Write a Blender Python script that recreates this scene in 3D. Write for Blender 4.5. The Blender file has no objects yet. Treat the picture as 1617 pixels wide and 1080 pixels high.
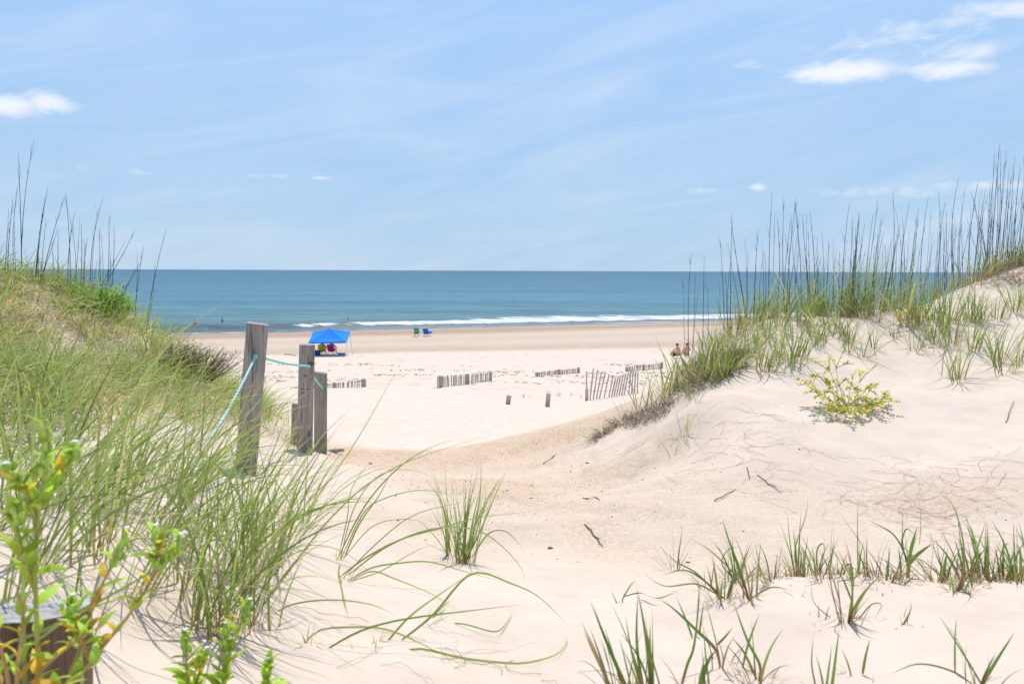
import bpy, bmesh, math, random
import numpy as np
from mathutils import Vector, Matrix

random.seed(7)
rng = np.random.default_rng(11)
C = bpy.context.scene.collection
SC = bpy.context.scene
PI = math.pi

# ------------------------------------------------------------------ camera
EYE, F, ROLL = 7.5, 1300.0, 0.0038
cam_d = bpy.data.cameras.new('camera')
cam = bpy.data.objects.new('camera', cam_d)
C.objects.link(cam)
SC.camera = cam
cam.location = (0, 0, EYE)
cam.rotation_euler = (PI / 2, -ROLL, 0)
cam_d.sensor_width = 36.0
cam_d.lens = F / 1617 * 36.0
cam_d.shift_y = -112.5 / 1617
cam_d.clip_start = 0.05
cam_d.clip_end = 60000
cam_d.dof.use_dof = True
cam_d.dof.focus_distance = 8.5
cam_d.dof.aperture_fstop = 5.0

# ------------------------------------------------------------------ sun, sky, exposure
SUN_EL, SUN_AZ = math.radians(69), math.radians(7)       # azimuth measured from +Y (seaward) towards +X
SKY_STRENGTH = 0.12
sun_d = bpy.data.lights.new('sun', 'SUN')
sun_d.energy = 3.9
sun_d.angle = math.radians(0.5)
sun_d.color = (1.0, 0.955, 0.89)
sun = bpy.data.objects.new('sun', sun_d)
C.objects.link(sun)
sdir = Vector((math.cos(SUN_EL) * math.sin(SUN_AZ), math.cos(SUN_EL) * math.cos(SUN_AZ), math.sin(SUN_EL)))
sun.rotation_euler = sdir.to_track_quat('Z', 'Y').to_euler()
SC.view_settings.view_transform = 'Standard'
SC.view_settings.look = 'None'
SC.view_settings.gamma = 1.0
SC.view_settings.exposure = 0.15
SC.cycles.max_bounces = 6
SC.cycles.transparent_max_bounces = 8


def unproj(px, py, d):
    u = px - 808.5
    v = py - 427.5
    return np.array([d * (u + ROLL * v) / F, d, EYE - d * (v - ROLL * u) / F])


def proj(x, y, z):
    ut = x / y * F
    vt = (EYE - z) / y * F
    return 808.5 + ut - ROLL * vt, 427.5 + vt + ROLL * ut


class NT:
    """small wrapper for building node trees"""
    def __init__(self, tree):
        self.t = tree
    def n(self, typ, **kw):
        nd = self.t.nodes.new(typ)
        for k, v in kw.items():
            if k.startswith('i_'):
                key = k[2:]
                nd.inputs[int(key) if key.isdigit() else key.replace('_', ' ')].default_value = v
            else:
                setattr(nd, k, v)
        return nd
    def l(self, a, b):
        self.t.links.new(a, b)
    def m(self, op, a, b=None, c=None, clamp=False):
        nd = self.t.nodes.new('ShaderNodeMath')
        nd.operation = op
        nd.use_clamp = clamp
        for i, v in enumerate((a, b, c)):
            if v is None:
                continue
            if isinstance(v, (int, float)):
                nd.inputs[i].default_value = v
            else:
                self.l(v, nd.inputs[i])
        return nd.outputs[0]
    def mix(self, fac, a, b, blend='MIX'):
        nd = self.t.nodes.new('ShaderNodeMix')
        nd.data_type = 'RGBA'
        nd.blend_type = blend
        for s, v in ((nd.inputs[0], fac), (nd.inputs[6], a), (nd.inputs[7], b)):
            if isinstance(v, (int, float)):
                s.default_value = v
            elif isinstance(v, tuple):
                s.default_value = v if len(v) == 4 else (*v, 1)
            else:
                self.l(v, s)
        return nd.outputs[2]
    def ramp(self, fac, stops, interp='LINEAR'):
        nd = self.t.nodes.new('ShaderNodeValToRGB')
        cr = nd.color_ramp
        cr.interpolation = interp
        while len(cr.elements) < len(stops):
            cr.elements.new(0.5)
        for e, (p, c) in zip(cr.elements, stops):
            e.position = p
            e.color = (*c, 1) if len(c) == 3 else c
        self.l(fac, nd.inputs[0])
        return nd.outputs[0]
    def maprange(self, v, a, b, c=0.0, d=1.0, smooth=True):
        nd = self.t.nodes.new('ShaderNodeMapRange')
        nd.interpolation_type = 'SMOOTHSTEP' if smooth else 'LINEAR'
        self.l(v, nd.inputs[0])
        for i, q in zip((1, 2, 3, 4), (a, b, c, d)):
            nd.inputs[i].default_value = q
        return nd.outputs[0]


def build_world():
    w = bpy.data.worlds.new('World')
    SC.world = w
    w.use_nodes = True
    t = w.node_tree
    t.nodes.clear()
    k = NT(t)
    sky = k.n('ShaderNodeTexSky', sky_type='NISHITA', sun_disc=False)
    sky.sun_elevation = SUN_EL
    sky.sun_rotation = SUN_AZ
    sky.altitude = 0
    sky.air_density = 1.3
    sky.dust_density = 0.25
    sky.ozone_density = 3.0
    tc = k.n('ShaderNodeTexCoord')
    sep = k.n('ShaderNodeSeparateXYZ')
    k.l(tc.outputs['Generated'], sep.inputs[0])
    az = k.m('ARCTAN2', sep.outputs[0], sep.outputs[1])
    el = k.m('ARCSINE', sep.outputs[2])
    # thin streaks of cirrus
    cmb = k.n('ShaderNodeCombineXYZ')
    k.l(k.m('ADD', k.m('MULTIPLY', az, 2.2), k.m('MULTIPLY', el, -3.0)), cmb.inputs[0])
    k.l(k.m('ADD', k.m('MULTIPLY', el, 9.0), k.m('MULTIPLY', az, -1.0)), cmb.inputs[1])
    n1 = k.n('ShaderNodeTexNoise', i_Scale=1.7, i_Detail=7.0, i_Roughness=0.58, i_Distortion=0.9)
    k.l(cmb.outputs[0], n1.inputs['Vector'])
    cirrus = k.maprange(n1.outputs['Fac'], 0.26, 0.95, 0.05, 0.36)
    hazeband = k.maprange(el, 0.22, 0.75, 0.94, 0.15)
    hazecol = k.ramp(k.m('MULTIPLY', el, 2.5), [(0.0, (0.385, 0.575, 0.79)), (0.25, (0.345, 0.555, 0.82)), (0.8, (0.32, 0.548, 0.90))])
    hazecol = k.mix(1.0, hazecol, (8.0, 8.0, 8.0), 'MULTIPLY')
    # puffs
    def ae(px, py):
        p = unproj(px, py, 1.0) - np.array([0, 0, EYE])
        p /= np.linalg.norm(p)
        return math.atan2(p[0], p[1]), math.asin(p[2])
    cmb2 = k.n('ShaderNodeCombineXYZ')
    k.l(k.m('ADD', az, k.m('MULTIPLY', el, -0.3)), cmb2.inputs[0])
    k.l(k.m('MULTIPLY', el, 2.3), cmb2.inputs[1])
    n2 = k.n('ShaderNodeTexNoise', i_Scale=19.0, i_Detail=10.0, i_Roughness=0.64, i_Distortion=0.5)
    k.l(cmb2.outputs[0], n2.inputs['Vector'])
    total = None
    puffs = [(14, 168, 40, 13, 0.9), (80, 163, 26, 14, 1.05), (1325, 114, 70, 15, 1.05), (1375, 103, 40, 12, 0.6), (1500, 110, 45, 13, 0.9),
             (1540, 80, 40, 14, 0.75), (1400, 65, 80, 12, 0.62), (1470, 38, 110, 14, 0.62), (1590, 12, 80, 14, 0.7),
             (1440, 78, 190, 42, 0.42), (1175, 104, 36, 9, 0.5), (1197, 295, 13, 6, 0.8), (1380, 303, 150, 11, 0.5), (1120, 301, 60, 6, 0.4), (505, 281, 18, 4, 0.7),
             (430, 278, 40, 5, 0.45), (150, 268, 90, 7, 0.4), (1560, 292, 90, 9, 0.55), (470, 375, 70, 5, 0.25)]
    for px, py, rx, ry, s in puffs:
        a, e = ae(px, py)
        du = k.m('DIVIDE', k.m('SUBTRACT', az, a), rx / F)
        dv = k.m('DIVIDE', k.m('SUBTRACT', el, e), ry / F)
        g = k.m('MULTIPLY', k.m('EXPONENT', k.m('MULTIPLY', k.m('ADD', k.m('MULTIPLY', du, du), k.m('MULTIPLY', dv, dv)), -0.6)), s)
        total = g if total is None else k.m('MAXIMUM', total, g)
    puff = k.maprange(k.m('ADD', total, k.m('MULTIPLY', k.m('SUBTRACT', n2.outputs['Fac'], 0.5), 1.45)), 0.08, 1.15, 0.0, 0.9)
    puff = k.m('MULTIPLY', puff, k.maprange(total, 0.06, 0.3))
    dens = k.m('MAXIMUM', cirrus, puff, clamp=True)
    blue = k.mix(1.0, sky.outputs[0], (0.93, 1.06, 1.13), 'MULTIPLY')
    hz = k.mix(hazeband, blue, hazecol)
    col = k.mix(dens, hz, (7.4, 7.5, 7.8))
    bg = k.n('ShaderNodeBackground', i_Strength=SKY_STRENGTH)
    k.l(col, bg.inputs['Color'])
    out = k.n('ShaderNodeOutputWorld')
    k.l(bg.outputs[0], out.inputs['Surface'])


build_world()

# ------------------------------------------------------------------ noise
def _hash(ix, iy, seed):
    h = (ix.astype(np.int64) * 374761393 + iy.astype(np.int64) * 668265263 + seed * 144665) & 0xffffffff
    h = ((h ^ (h >> 13)) * 1274126177) & 0xffffffff
    return ((h ^ (h >> 16)) & 0xffff) / 65535.0


def vnoise(x, y, seed=0):
    x = np.asarray(x, float); y = np.asarray(y, float)
    ix = np.floor(x); iy = np.floor(y)
    fx = x - ix; fy = y - iy
    fx = fx * fx * fx * (fx * (fx * 6 - 15) + 10)
    fy = fy * fy * fy * (fy * (fy * 6 - 15) + 10)
    a = _hash(ix, iy, seed); b = _hash(ix + 1, iy, seed)
    c = _hash(ix, iy + 1, seed); d = _hash(ix + 1, iy + 1, seed)
    return (a * (1 - fx) + b * fx) * (1 - fy) + (c * (1 - fx) + d * fx) * fy - 0.5


def fbm(x, y, o=3, seed=0):
    r = 0; a = 1.0
    for i in range(o):
        r = r + a * vnoise(x * 2 ** i + 17.3 * i, y * 2 ** i - 9.1 * i, seed + i)
        a *= 0.5
    return r


def sstep(a, b, x):
    t = np.clip((np.asarray(x, float) - a) / (b - a), 0, 1)
    return t * t * (3 - 2 * t)

# ------------------------------------------------------------------ terrain heights
CP = [  # photo position and distance of points on the sand
    (0, 450, 9.0), (60, 451, 9.3), (130, 479, 9.5), (180, 500, 9.8), (240, 537, 10.3), (320, 590, 11.2),
    (0, 600, 6.0), (0, 520, 7.5), (150, 600, 7.0), (200, 650, 6.0), (100, 560, 7.6), (0, 700, 4.6), (0, 800, 3.2), (100, 800, 3.3),
    (250, 800, 3.6), (250, 880, 2.9), (230, 1030, 2.3), (350, 1060, 2.35), (100, 950, 2.2), (75, 1150, 1.75),
    (340, 700, 6.5), (387, 750, 5.7), (430, 690, 8.4), (480, 718, 7.9), (505, 712, 9.5), (400, 645, 9.6), (350, 622, 10.6),
    (540, 715, 10.0), (620, 713, 10.5), (700, 710, 11), (780, 695, 11.8), (870, 675, 12.6), (930, 655, 13.2),
    (600, 760, 7.5), (700, 760, 7.6), (800, 760, 7.4), (850, 800, 6.1), (700, 840, 4.95), (900, 860, 4.9),
    (725, 889, 4.2), (790, 905, 4.0), (600, 870, 4.2), (500, 850, 4.3), (550, 960, 3.2), (700, 960, 3.3), (850, 940, 3.7), (800, 1050, 2.75),
    (600, 1050, 2.7), (900, 1000, 3.1), (470, 780, 5.4),
    (1000, 900, 4.4), (1000, 1000, 3.1), (950, 940, 3.7),
    (1100, 928, 3.5), (1250, 918, 3.45), (1400, 915, 3.4), (1617, 915, 3.3), (1300, 1000, 2.85), (1500, 1000, 2.75), (1350, 1075, 2.4),
    (1100, 1060, 2.6), (1600, 1075, 2.3), (1100, 893, 4.5), (1250, 906, 4.4), (1450, 900, 4.5), (1617, 893, 4.5),
    (1100, 820, 5.3), (1300, 820, 5.3), (1450, 805, 5.4), (1600, 800, 5.3),
    (1100, 740, 6.2), (1300, 720, 6.3), (1500, 720, 6.2), (1617, 715, 6.0),
    (1150, 680, 6.9), (1300, 660, 7.1), (1450, 660, 7.0), (1600, 640, 7.1),
    (1100, 640, 7.7), (1200, 600, 8.2), (1340, 600, 8.1), (1500, 590, 8.2), (1610, 575, 8.2),
    (1150, 572, 8.8), (1250, 540, 9.2), (1400, 525, 9.4), (1550, 530, 9.0),
    (1200, 508, 9.9), (1300, 500, 10.1), (1400, 496, 10.2), (1500, 507, 9.5), (1600, 500, 9.4), (1480, 476, 10.6), (1520, 454, 11.0), (1590, 428, 11.3), (1625, 417, 11.4),
    (1100, 590, 9.3), (1090, 578, 10.2), (1060, 622, 9.4), (1000, 655, 9.8), (940, 692, 9.8), (1020, 690, 8.5), (950, 722, 8.6), (1000, 760, 7.2),
    (1130, 545, 10.2),
]
WP = [  # x, y, height relative to the eye, for ground the camera does not see
    (-9, 14, -1.9), (-6, 14, -2.6), (-4.2, 14.5, -3.0), (-13, 9, 0.1), (-13, 5, -0.2), (-14, 14, -1.5), (-7, 3, -0.6), (-13, 0, -0.8), (-20, 7, 0.2),
    (-2.5, 14, -3.3), (0, 14, -3.3), (2, 15.3, -3.45), (3.0, 13, -2.6), (4.5, 13, -2.2), (6, 14, -2.0), (9, 13.5, 0.0), (12, 14, -0.6), (5, 15, -2.8),
    (11, 9, 0.4), (12, 5, -0.5), (10, 2, -1.0), (18, 8, 0.3), (14, 0, -1.0), (6, 1.5, -1.15),
    (0, 1.2, -1.42), (2, 1.0, -1.3), (-1.5, 0.8, -1.05), (0, -2, -1.4), (-4, -2, -0.9), (5, -2, -1.2), (0, -6, -1.3), (-10, -6, -1.0), (12, -6, -1.2),
    (20, 14, -0.8), (-20, 14, -1.4), (20, -4, -0.8), (-20, -4, -0.6), (2.9, 3.95, -1.62), (1.2, 3.95, -1.56),
]
BS = np.array([15, 18, 20, 23, 31, 36, 42, 60, 75, 86, 100, 111, 130, 200, 400.])
BZ = np.array([-3.5, -4.15, -4.46, -4.64, -4.92, -5.16, -5.36, -6.28, -6.68, -6.92, -7.2, -7.5, -8.0, -10, -14])
for xx in (-20, -12, -6, -2, 2, 6, 12, 20):
    for yy in (18, 20, 23):
        WP.append((xx, yy, float(np.interp(yy, BS, BZ))))
_pts = [unproj(*c) for c in CP] + [np.array([a, b, EYE + c]) for a, b, c in WP]
_pts = np.array(_pts)
_KX, _KY = _pts[:, 0], _pts[:, 1]


def _U(r2):
    return 0.5 * r2 * np.log(r2 + 1e-9)


def _solve():
    n = len(_pts)
    r2 = (_KX[:, None] - _KX[None]) ** 2 + (_KY[:, None] - _KY[None]) ** 2
    A = np.zeros((n + 3, n + 3))
    A[:n, :n] = _U(r2) + np.eye(n) * 0.012
    A[:n, n:] = np.c_[np.ones(n), _KX, _KY]
    A[n:, :n] = A[:n, n:].T
    return np.linalg.solve(A, np.r_[_pts[:, 2], 0, 0, 0])


_W = _solve()


def tps(x, y):
    x = np.asarray(x, float); y = np.asarray(y, float)
    out = np.empty(x.size)
    xf, yf = x.ravel(), y.ravel()
    for i in range(0, x.size, 20000):
        a, b = xf[i:i + 20000], yf[i:i + 20000]
        r2 = (a[:, None] - _KX) ** 2 + (b[:, None] - _KY) ** 2
        out[i:i + 20000] = _U(r2) @ _W[:-3] + _W[-3] + a * _W[-2] + b * _W[-1]
    return out.reshape(x.shape)


def shore_s(x, y):
    return y - 0.43 * x * sstep(25, 105, y)


def ground(x, y, detail=True):
    x = np.asarray(x, float); y = np.asarray(y, float)
    shp = np.broadcast(x, y).shape
    x = np.broadcast_to(x, shp).ravel().astype(float); y = np.broadcast_to(y, shp).ravel().astype(float)
    s = shore_s(x, y)
    bz = np.interp(s, BS, BZ)
    bz = (bz + np.interp(s - 2.5, BS, BZ) + np.interp(s + 2.5, BS, BZ)) / 3 + EYE
    z = bz.copy()
    near = y < 20.5
    if near.any():
        w = sstep(15.5, 20, y[near])
        xc = np.clip(x[near], -21, 21)
        z[near] = (1 - w) * tps(xc, np.clip(y[near], -6.5, 21)) + w * bz[near]
    if detail:
        fl = sstep(1.0, 3.0, y) * (1 - sstep(20, 60, y))
        z = z + 0.05 * fbm(x * 0.9, y * 0.9, 2, 3) * fl + 0.018 * fbm(x * 3.3, y * 3.3, 3, 9) * (1 - sstep(9, 16, y))
        z = z + 0.06 * fbm(x * 0.25, y * 0.25, 3, 21) * sstep(20, 30, y) * (1 - sstep(70, 90, s))
        tr = np.exp(-((x - 0.35 - 0.12 * (y - 7)) / 1.25) ** 2) * sstep(4.0, 5.2, y) * (1 - sstep(10.5, 12.5, y))
        z = z + tr * (0.07 * vnoise(x * 3.6, y * 3.0, 51) + 0.055 * np.abs(vnoise(x * 6.5, y * 5.5, 53)))
        z = z + 0.05 * vnoise(x * 1.6, y * 2.4, 57) * sstep(2.0, 3.0, y) * (1 - sstep(8, 10, y))
        z = z + 0.07 * vnoise(x * 1.5 + 3, y * 1.2, 44) * sstep(1.0, 2.0, x) * sstep(4.5, 6, y) * (1 - sstep(9, 10.5, y))
        # wind ripples on the face of the right dune and here and there in the foreground
        rm = np.exp(-((x - 2.9) / 0.75) ** 2 - ((y - 7.9) / 0.55) ** 2) + np.exp(-((x - 4.6) / 0.9) ** 2 - ((y - 7.1) / 0.5) ** 2) + \
            0.7 * np.exp(-((x - 1.9) / 0.6) ** 2 - ((y - 3.1) / 0.3) ** 2) + 0.35 * sstep(-0.1, 0.25, vnoise(x * 0.8, y * 0.8, 40)) * (y < 9)
        ph = (x * 0.93 + y * 0.32) * 52 + 5.5 * fbm(x * 1.1, y * 1.1, 2, 33)
        z = z + 0.0062 * rm * np.sin(ph) * (1 - sstep(9, 12, y))
    return z.reshape(shp)


def gz(x, y):
    return float(ground(np.array([x]), np.array([y]))[0])


_DD = np.geomspace(0.9, 220, 2200)


def hit(px, py, dmin=0.9):
    """the point of the sand seen at a position of the photograph"""
    p = unproj(px, py, 1.0) - np.array([0, 0, EYE])
    X, Y, Z = p[0] * _DD, _DD, EYE + p[2] * _DD
    g = ground(X, Y, False)
    below = (Z < g) & (_DD > dmin)
    if not below.any():
        return None
    i = int(np.argmax(below))
    if i == 0:
        d = _DD[0]
    else:
        a0, a1 = Z[i - 1] - g[i - 1], Z[i] - g[i]
        d = _DD[i - 1] + (_DD[i] - _DD[i - 1]) * a0 / (a0 - a1 + 1e-12)
    q = p * d
    return np.array([q[0], q[1], gz(q[0], q[1])])


def crest(px, d0=6.5, d1=12.5):
    """the point of a dune's skyline in one column of the photograph"""
    p = unproj(px, 427.5, 1.0) - np.array([0, 0, EYE])
    dd = np.linspace(d0, d1, 120)
    g = ground(p[0] * dd, dd, False)
    i = int(np.argmax((g - EYE) / dd))
    return np.array([p[0] * dd[i], dd[i], gz(p[0] * dd[i], dd[i])])

# ------------------------------------------------------------------ mesh helpers
def mesh_obj(name, V, Fc, mat=None, parent=None, smooth=False, attr=None):
    me = bpy.data.meshes.new(name)
    V = np.asarray(V, np.float32)
    if isinstance(Fc, np.ndarray):
        nf, k = Fc.shape
        me.vertices.add(len(V)); me.vertices.foreach_set('co', V.ravel())
        me.loops.add(nf * k); me.loops.foreach_set('vertex_index', Fc.ravel().astype(np.int32))
        me.polygons.add(nf); me.polygons.foreach_set('loop_start', np.arange(0, nf * k, k, dtype=np.int32))
        me.update(calc_edges=True)
        me.validate()
    else:
        me.from_pydata([tuple(map(float, v)) for v in V], [], Fc)
        me.update()
    if smooth:
        me.polygons.foreach_set('use_smooth', np.ones(len(me.polygons), bool))
    if attr is not None:
        for an, av in attr.items():
            av = np.asarray(av, np.float32)
            if av.ndim == 1:
                a = me.attributes.new(an, 'FLOAT', 'POINT'); a.data.foreach_set('value', av)
            else:
                a = me.attributes.new(an, 'FLOAT_COLOR', 'POINT'); a.data.foreach_set('color', av.ravel())
    if mat is not None:
        me.materials.append(mat)
    o = bpy.data.objects.new(name, me)
    C.objects.link(o)
    if parent is not None:
        o.parent = parent
    return o


def tag(o, label=None, cat=None, group=None, kind=None):
    if label: o['label'] = label
    if cat: o['category'] = cat
    if group: o['group'] = group
    if kind: o['kind'] = kind
    return o


def empty(name, loc, label, cat, group=None, rz=0.0):
    o = bpy.data.objects.new(name, None)
    o.empty_display_size = 0.1
    C.objects.link(o)
    o.location = tuple(map(float, loc))
    o.rotation_euler = (0, 0, rz)
    return tag(o, label, cat, group)


class MB:
    def __init__(self):
        self.v = []; self.f = []
    def add(self, V, Fc):
        b = len(self.v)
        self.v += [tuple(map(float, q)) for q in V]
        self.f += [tuple(i + b for i in q) for q in Fc]
    def box(self, c, s, R=None, ch=0.0, taper=0.0):
        hx, hy, hz = s[0] / 2, s[1] / 2, s[2] / 2
        ch = min(ch, hx * 0.6, hy * 0.6)
        if ch > 0:
            ring = [(hx - ch, -hy), (hx, -hy + ch), (hx, hy - ch), (hx - ch, hy), (-hx + ch, hy), (-hx, hy - ch), (-hx, -hy + ch), (-hx + ch, -hy)]
        else:
            ring = [(hx, -hy), (hx, hy), (-hx, hy), (-hx, -hy)]
        n = len(ring)
        V = [Vector((x, y, -hz)) for x, y in ring] + [Vector((x * (1 - taper), y * (1 - taper), hz)) for x, y in ring]
        if R is not None:
            V = [R @ q for q in V]
        V = [q + Vector(c) for q in V]
        Fc = [tuple(range(n))[::-1], tuple(range(n, 2 * n))] + [(i, (i + 1) % n, n + (i + 1) % n, n + i) for i in range(n)]
        self.add(V, Fc)
    def tube(self, pts, r, n=6, cap=True):
        pts = [Vector(tuple(map(float, p))) for p in pts]
        rs = r if isinstance(r, (list, tuple, np.ndarray)) else [r] * len(pts)
        V = []; Fc = []
        prev = None
        for i, p in enumerate(pts):
            d = (pts[min(i + 1, len(pts) - 1)] - pts[max(i - 1, 0)])
            d = d.normalized() if d.length > 1e-9 else Vector((0, 0, 1))
            if prev is None:
                a = d.cross(Vector((0, 0, 1)))
                if a.length < 1e-3: a = d.cross(Vector((1, 0, 0)))
                a.normalize()
            else:
                a = (prev - d * prev.dot(d)).normalized()
            prev = a
            b = d.cross(a)
            for j in range(n):
                t = 2 * PI * j / n
                V.append(p + (a * math.cos(t) + b * math.sin(t)) * float(rs[i]))
        for i in range(len(pts) - 1):
            for j in range(n):
                Fc.append((i * n + j, i * n + (j + 1) % n, (i + 1) * n + (j + 1) % n, (i + 1) * n + j))
        if cap:
            Fc.append(tuple(range(n))[::-1])
            Fc.append(tuple(range((len(pts) - 1) * n, len(pts) * n)))
        self.add(V, Fc)
    def ball(self, c, r, n=8, m=5):
        r = r if isinstance(r, (list, tuple)) else (r, r, r)
        V = [(c[0], c[1], c[2] - r[2])]
        for i in range(1, m):
            a = -PI / 2 + PI * i / m
            for j in range(n):
                t = 2 * PI * j / n
                V.append((c[0] + r[0] * math.cos(a) * math.cos(t), c[1] + r[1] * math.cos(a) * math.sin(t), c[2] + r[2] * math.sin(a)))
        V.append((c[0], c[1], c[2] + r[2]))
        Fc = [(0, 1 + (j + 1) % n, 1 + j) for j in range(n)]
        for i in range(m - 2):
            for j in range(n):
                Fc.append((1 + i * n + j, 1 + i * n + (j + 1) % n, 1 + (i + 1) * n + (j + 1) % n, 1 + (i + 1) * n + j))
        L = len(V) - 1
        b = 1 + (m - 2) * n
        Fc += [(L, b + j, b + (j + 1) % n) for j in range(n)]
        self.add(V, Fc)
    def build(self, name, mat, parent=None, smooth=False, attr=None):
        return mesh_obj(name, self.v, self.f, mat, parent, smooth, attr)

# ------------------------------------------------------------------ materials
def new_mat(name):
    m = bpy.data.materials.new(name)
    m.use_nodes = True
    t = m.node_tree
    t.nodes.clear()
    k = NT(t)
    out = k.n('ShaderNodeOutputMaterial')
    p = k.n('ShaderNodeBsdfPrincipled')
    k.l(p.outputs[0], out.inputs[0])
    return m, k, p, out


def simple(name, col, rough=0.6, var=0.15, scale=12.0, metal=0.0, bump=0.0):
    m, k, p, _ = new_mat(name)
    tc = k.n('ShaderNodeTexCoord')
    n = k.n('ShaderNodeTexNoise', i_Scale=scale, i_Detail=4.0)
    k.l(tc.outputs['Object'], n.inputs['Vector'])
    lo = tuple(c * (1 - var) for c in col); hi = tuple(min(1, c * (1 + var)) for c in col)
    k.l(k.ramp(n.outputs['Fac'], [(0.3, lo), (0.7, hi)]), p.inputs['Base Color'])
    p.inputs['Roughness'].default_value = rough
    p.inputs['Metallic'].default_value = metal
    if bump:
        b = k.n('ShaderNodeBump', i_Strength=bump, i_Distance=0.01)
        k.l(n.outputs['Fac'], b.inputs['Height'])
        k.l(b.outputs[0], p.inputs['Normal'])
    return m


def sand_material():
    m, k, p, _ = new_mat('sand')
    geo = k.n('ShaderNodeNewGeometry')
    pos = geo.outputs['Position']
    def att(n):
        return k.n('ShaderNodeAttribute', attribute_name=n).outputs['Fac']
    wet, grit, walk, shore, veg = att('wet'), att('grit'), att('walk'), att('shore'), att('veg')
    fine = k.n('ShaderNodeTexNoise', i_Scale=420.0, i_Detail=2.0); k.l(pos, fine.inputs['Vector'])
    mid = k.n('ShaderNodeTexNoise', i_Scale=3.0, i_Detail=6.0, i_Roughness=0.6); k.l(pos, mid.inputs['Vector'])
    speck = k.n('ShaderNodeTexNoise', i_Scale=38.0, i_Detail=5.0, i_Roughness=0.75); k.l(pos, speck.inputs['Vector'])
    big = k.n('ShaderNodeTexNoise', i_Scale=0.45, i_Detail=5.0); k.l(pos, big.inputs['Vector'])
    dry = k.ramp(mid.outputs['Fac'], [(0.3, (0.60, 0.492, 0.402)), (0.7, (0.69, 0.582, 0.487))])
    dry = k.mix(k.maprange(fine.outputs['Fac'], 0.42, 0.68, 0.0, 0.34), dry, (0.44, 0.35, 0.27))
    # shell grit in the path
    gcol = k.ramp(speck.outputs['Fac'], [(0.33, (0.20, 0.12, 0.07)), (0.44, (0.47, 0.325, 0.21)), (0.56, (0.62, 0.46, 0.325)), (0.70, (0.76, 0.64, 0.52))])
    gm = k.m('MULTIPLY', k.m('MINIMUM', k.m('MULTIPLY', grit, 1.25), 1.0), k.maprange(k.m('ADD', k.m('MULTIPLY', mid.outputs['Fac'], 0.6), k.m('MULTIPLY', speck.outputs['Fac'], 0.55)), 0.40, 0.62, 0.42, 1.0))
    col = k.mix(gm, dry, gcol)
    # dead plant bits under the dune grass
    vcol = k.ramp(speck.outputs['Fac'], [(0.35, (0.16, 0.12, 0.075)), (0.5, (0.42, 0.33, 0.24)), (0.65, (0.58, 0.48, 0.38))])
    col = k.mix(k.m('MULTIPLY', veg, 0.75), col, vcol)
    # beach
    wcol = k.ramp(big.outputs['Fac'], [(0.3, (0.335, 0.225, 0.145)), (0.7, (0.39, 0.27, 0.18))])
    col = k.mix(wet, col, wcol)
    wn = k.n('ShaderNodeTexNoise', i_Scale=1.0, i_Detail=5.0, i_Roughness=0.65)
    mp = k.n('ShaderNodeMapping'); mp.inputs['Scale'].default_value = (1.3, 0.8, 1); k.l(pos, mp.inputs[0]); k.l(mp.outputs[0], wn.inputs['Vector'])
    wk = k.m('MULTIPLY', walk, k.maprange(wn.outputs['Fac'], 0.5, 0.72, 0.0, 0.45))
    col = k.mix(wk, col, (0.36, 0.28, 0.21))
    k.l(col, p.inputs['Base Color'])
    r = k.m('SUBTRACT', 0.95, k.m('MULTIPLY', shore, 0.83))
    k.l(r, p.inputs['Roughness'])
    p.inputs['Specular IOR Level'].default_value = 0.3
    # relief
    mid2 = k.n('ShaderNodeTexNoise', i_Scale=9.0, i_Detail=5.0, i_Roughness=0.6); k.l(pos, mid2.inputs['Vector'])
    h = k.m('ADD', k.m('MULTIPLY', speck.outputs['Fac'], 0.30), k.m('ADD', k.m('MULTIPLY', fine.outputs['Fac'], 0.15), k.m('MULTIPLY', mid2.outputs['Fac'], 0.9)))
    near = k.n('ShaderNodeBump', i_Distance=0.016)
    k.l(k.m('ADD', 0.5, k.m('MULTIPLY', grit, 0.5)), near.inputs['Strength'])
    k.l(h, near.inputs['Height'])
    wb = k.n('ShaderNodeBump', i_Distance=0.35)
    k.l(k.m('MULTIPLY', walk, 0.55), wb.inputs['Strength'])
    wn2 = k.n('ShaderNodeTexNoise', i_Scale=1.6, i_Detail=3.0); k.l(pos, wn2.inputs['Vector'])
    k.l(wn2.outputs['Fac'], wb.inputs['Height']); k.l(near.outputs[0], wb.inputs['Normal'])
    k.l(wb.outputs[0], p.inputs['Normal'])
    return m


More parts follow.
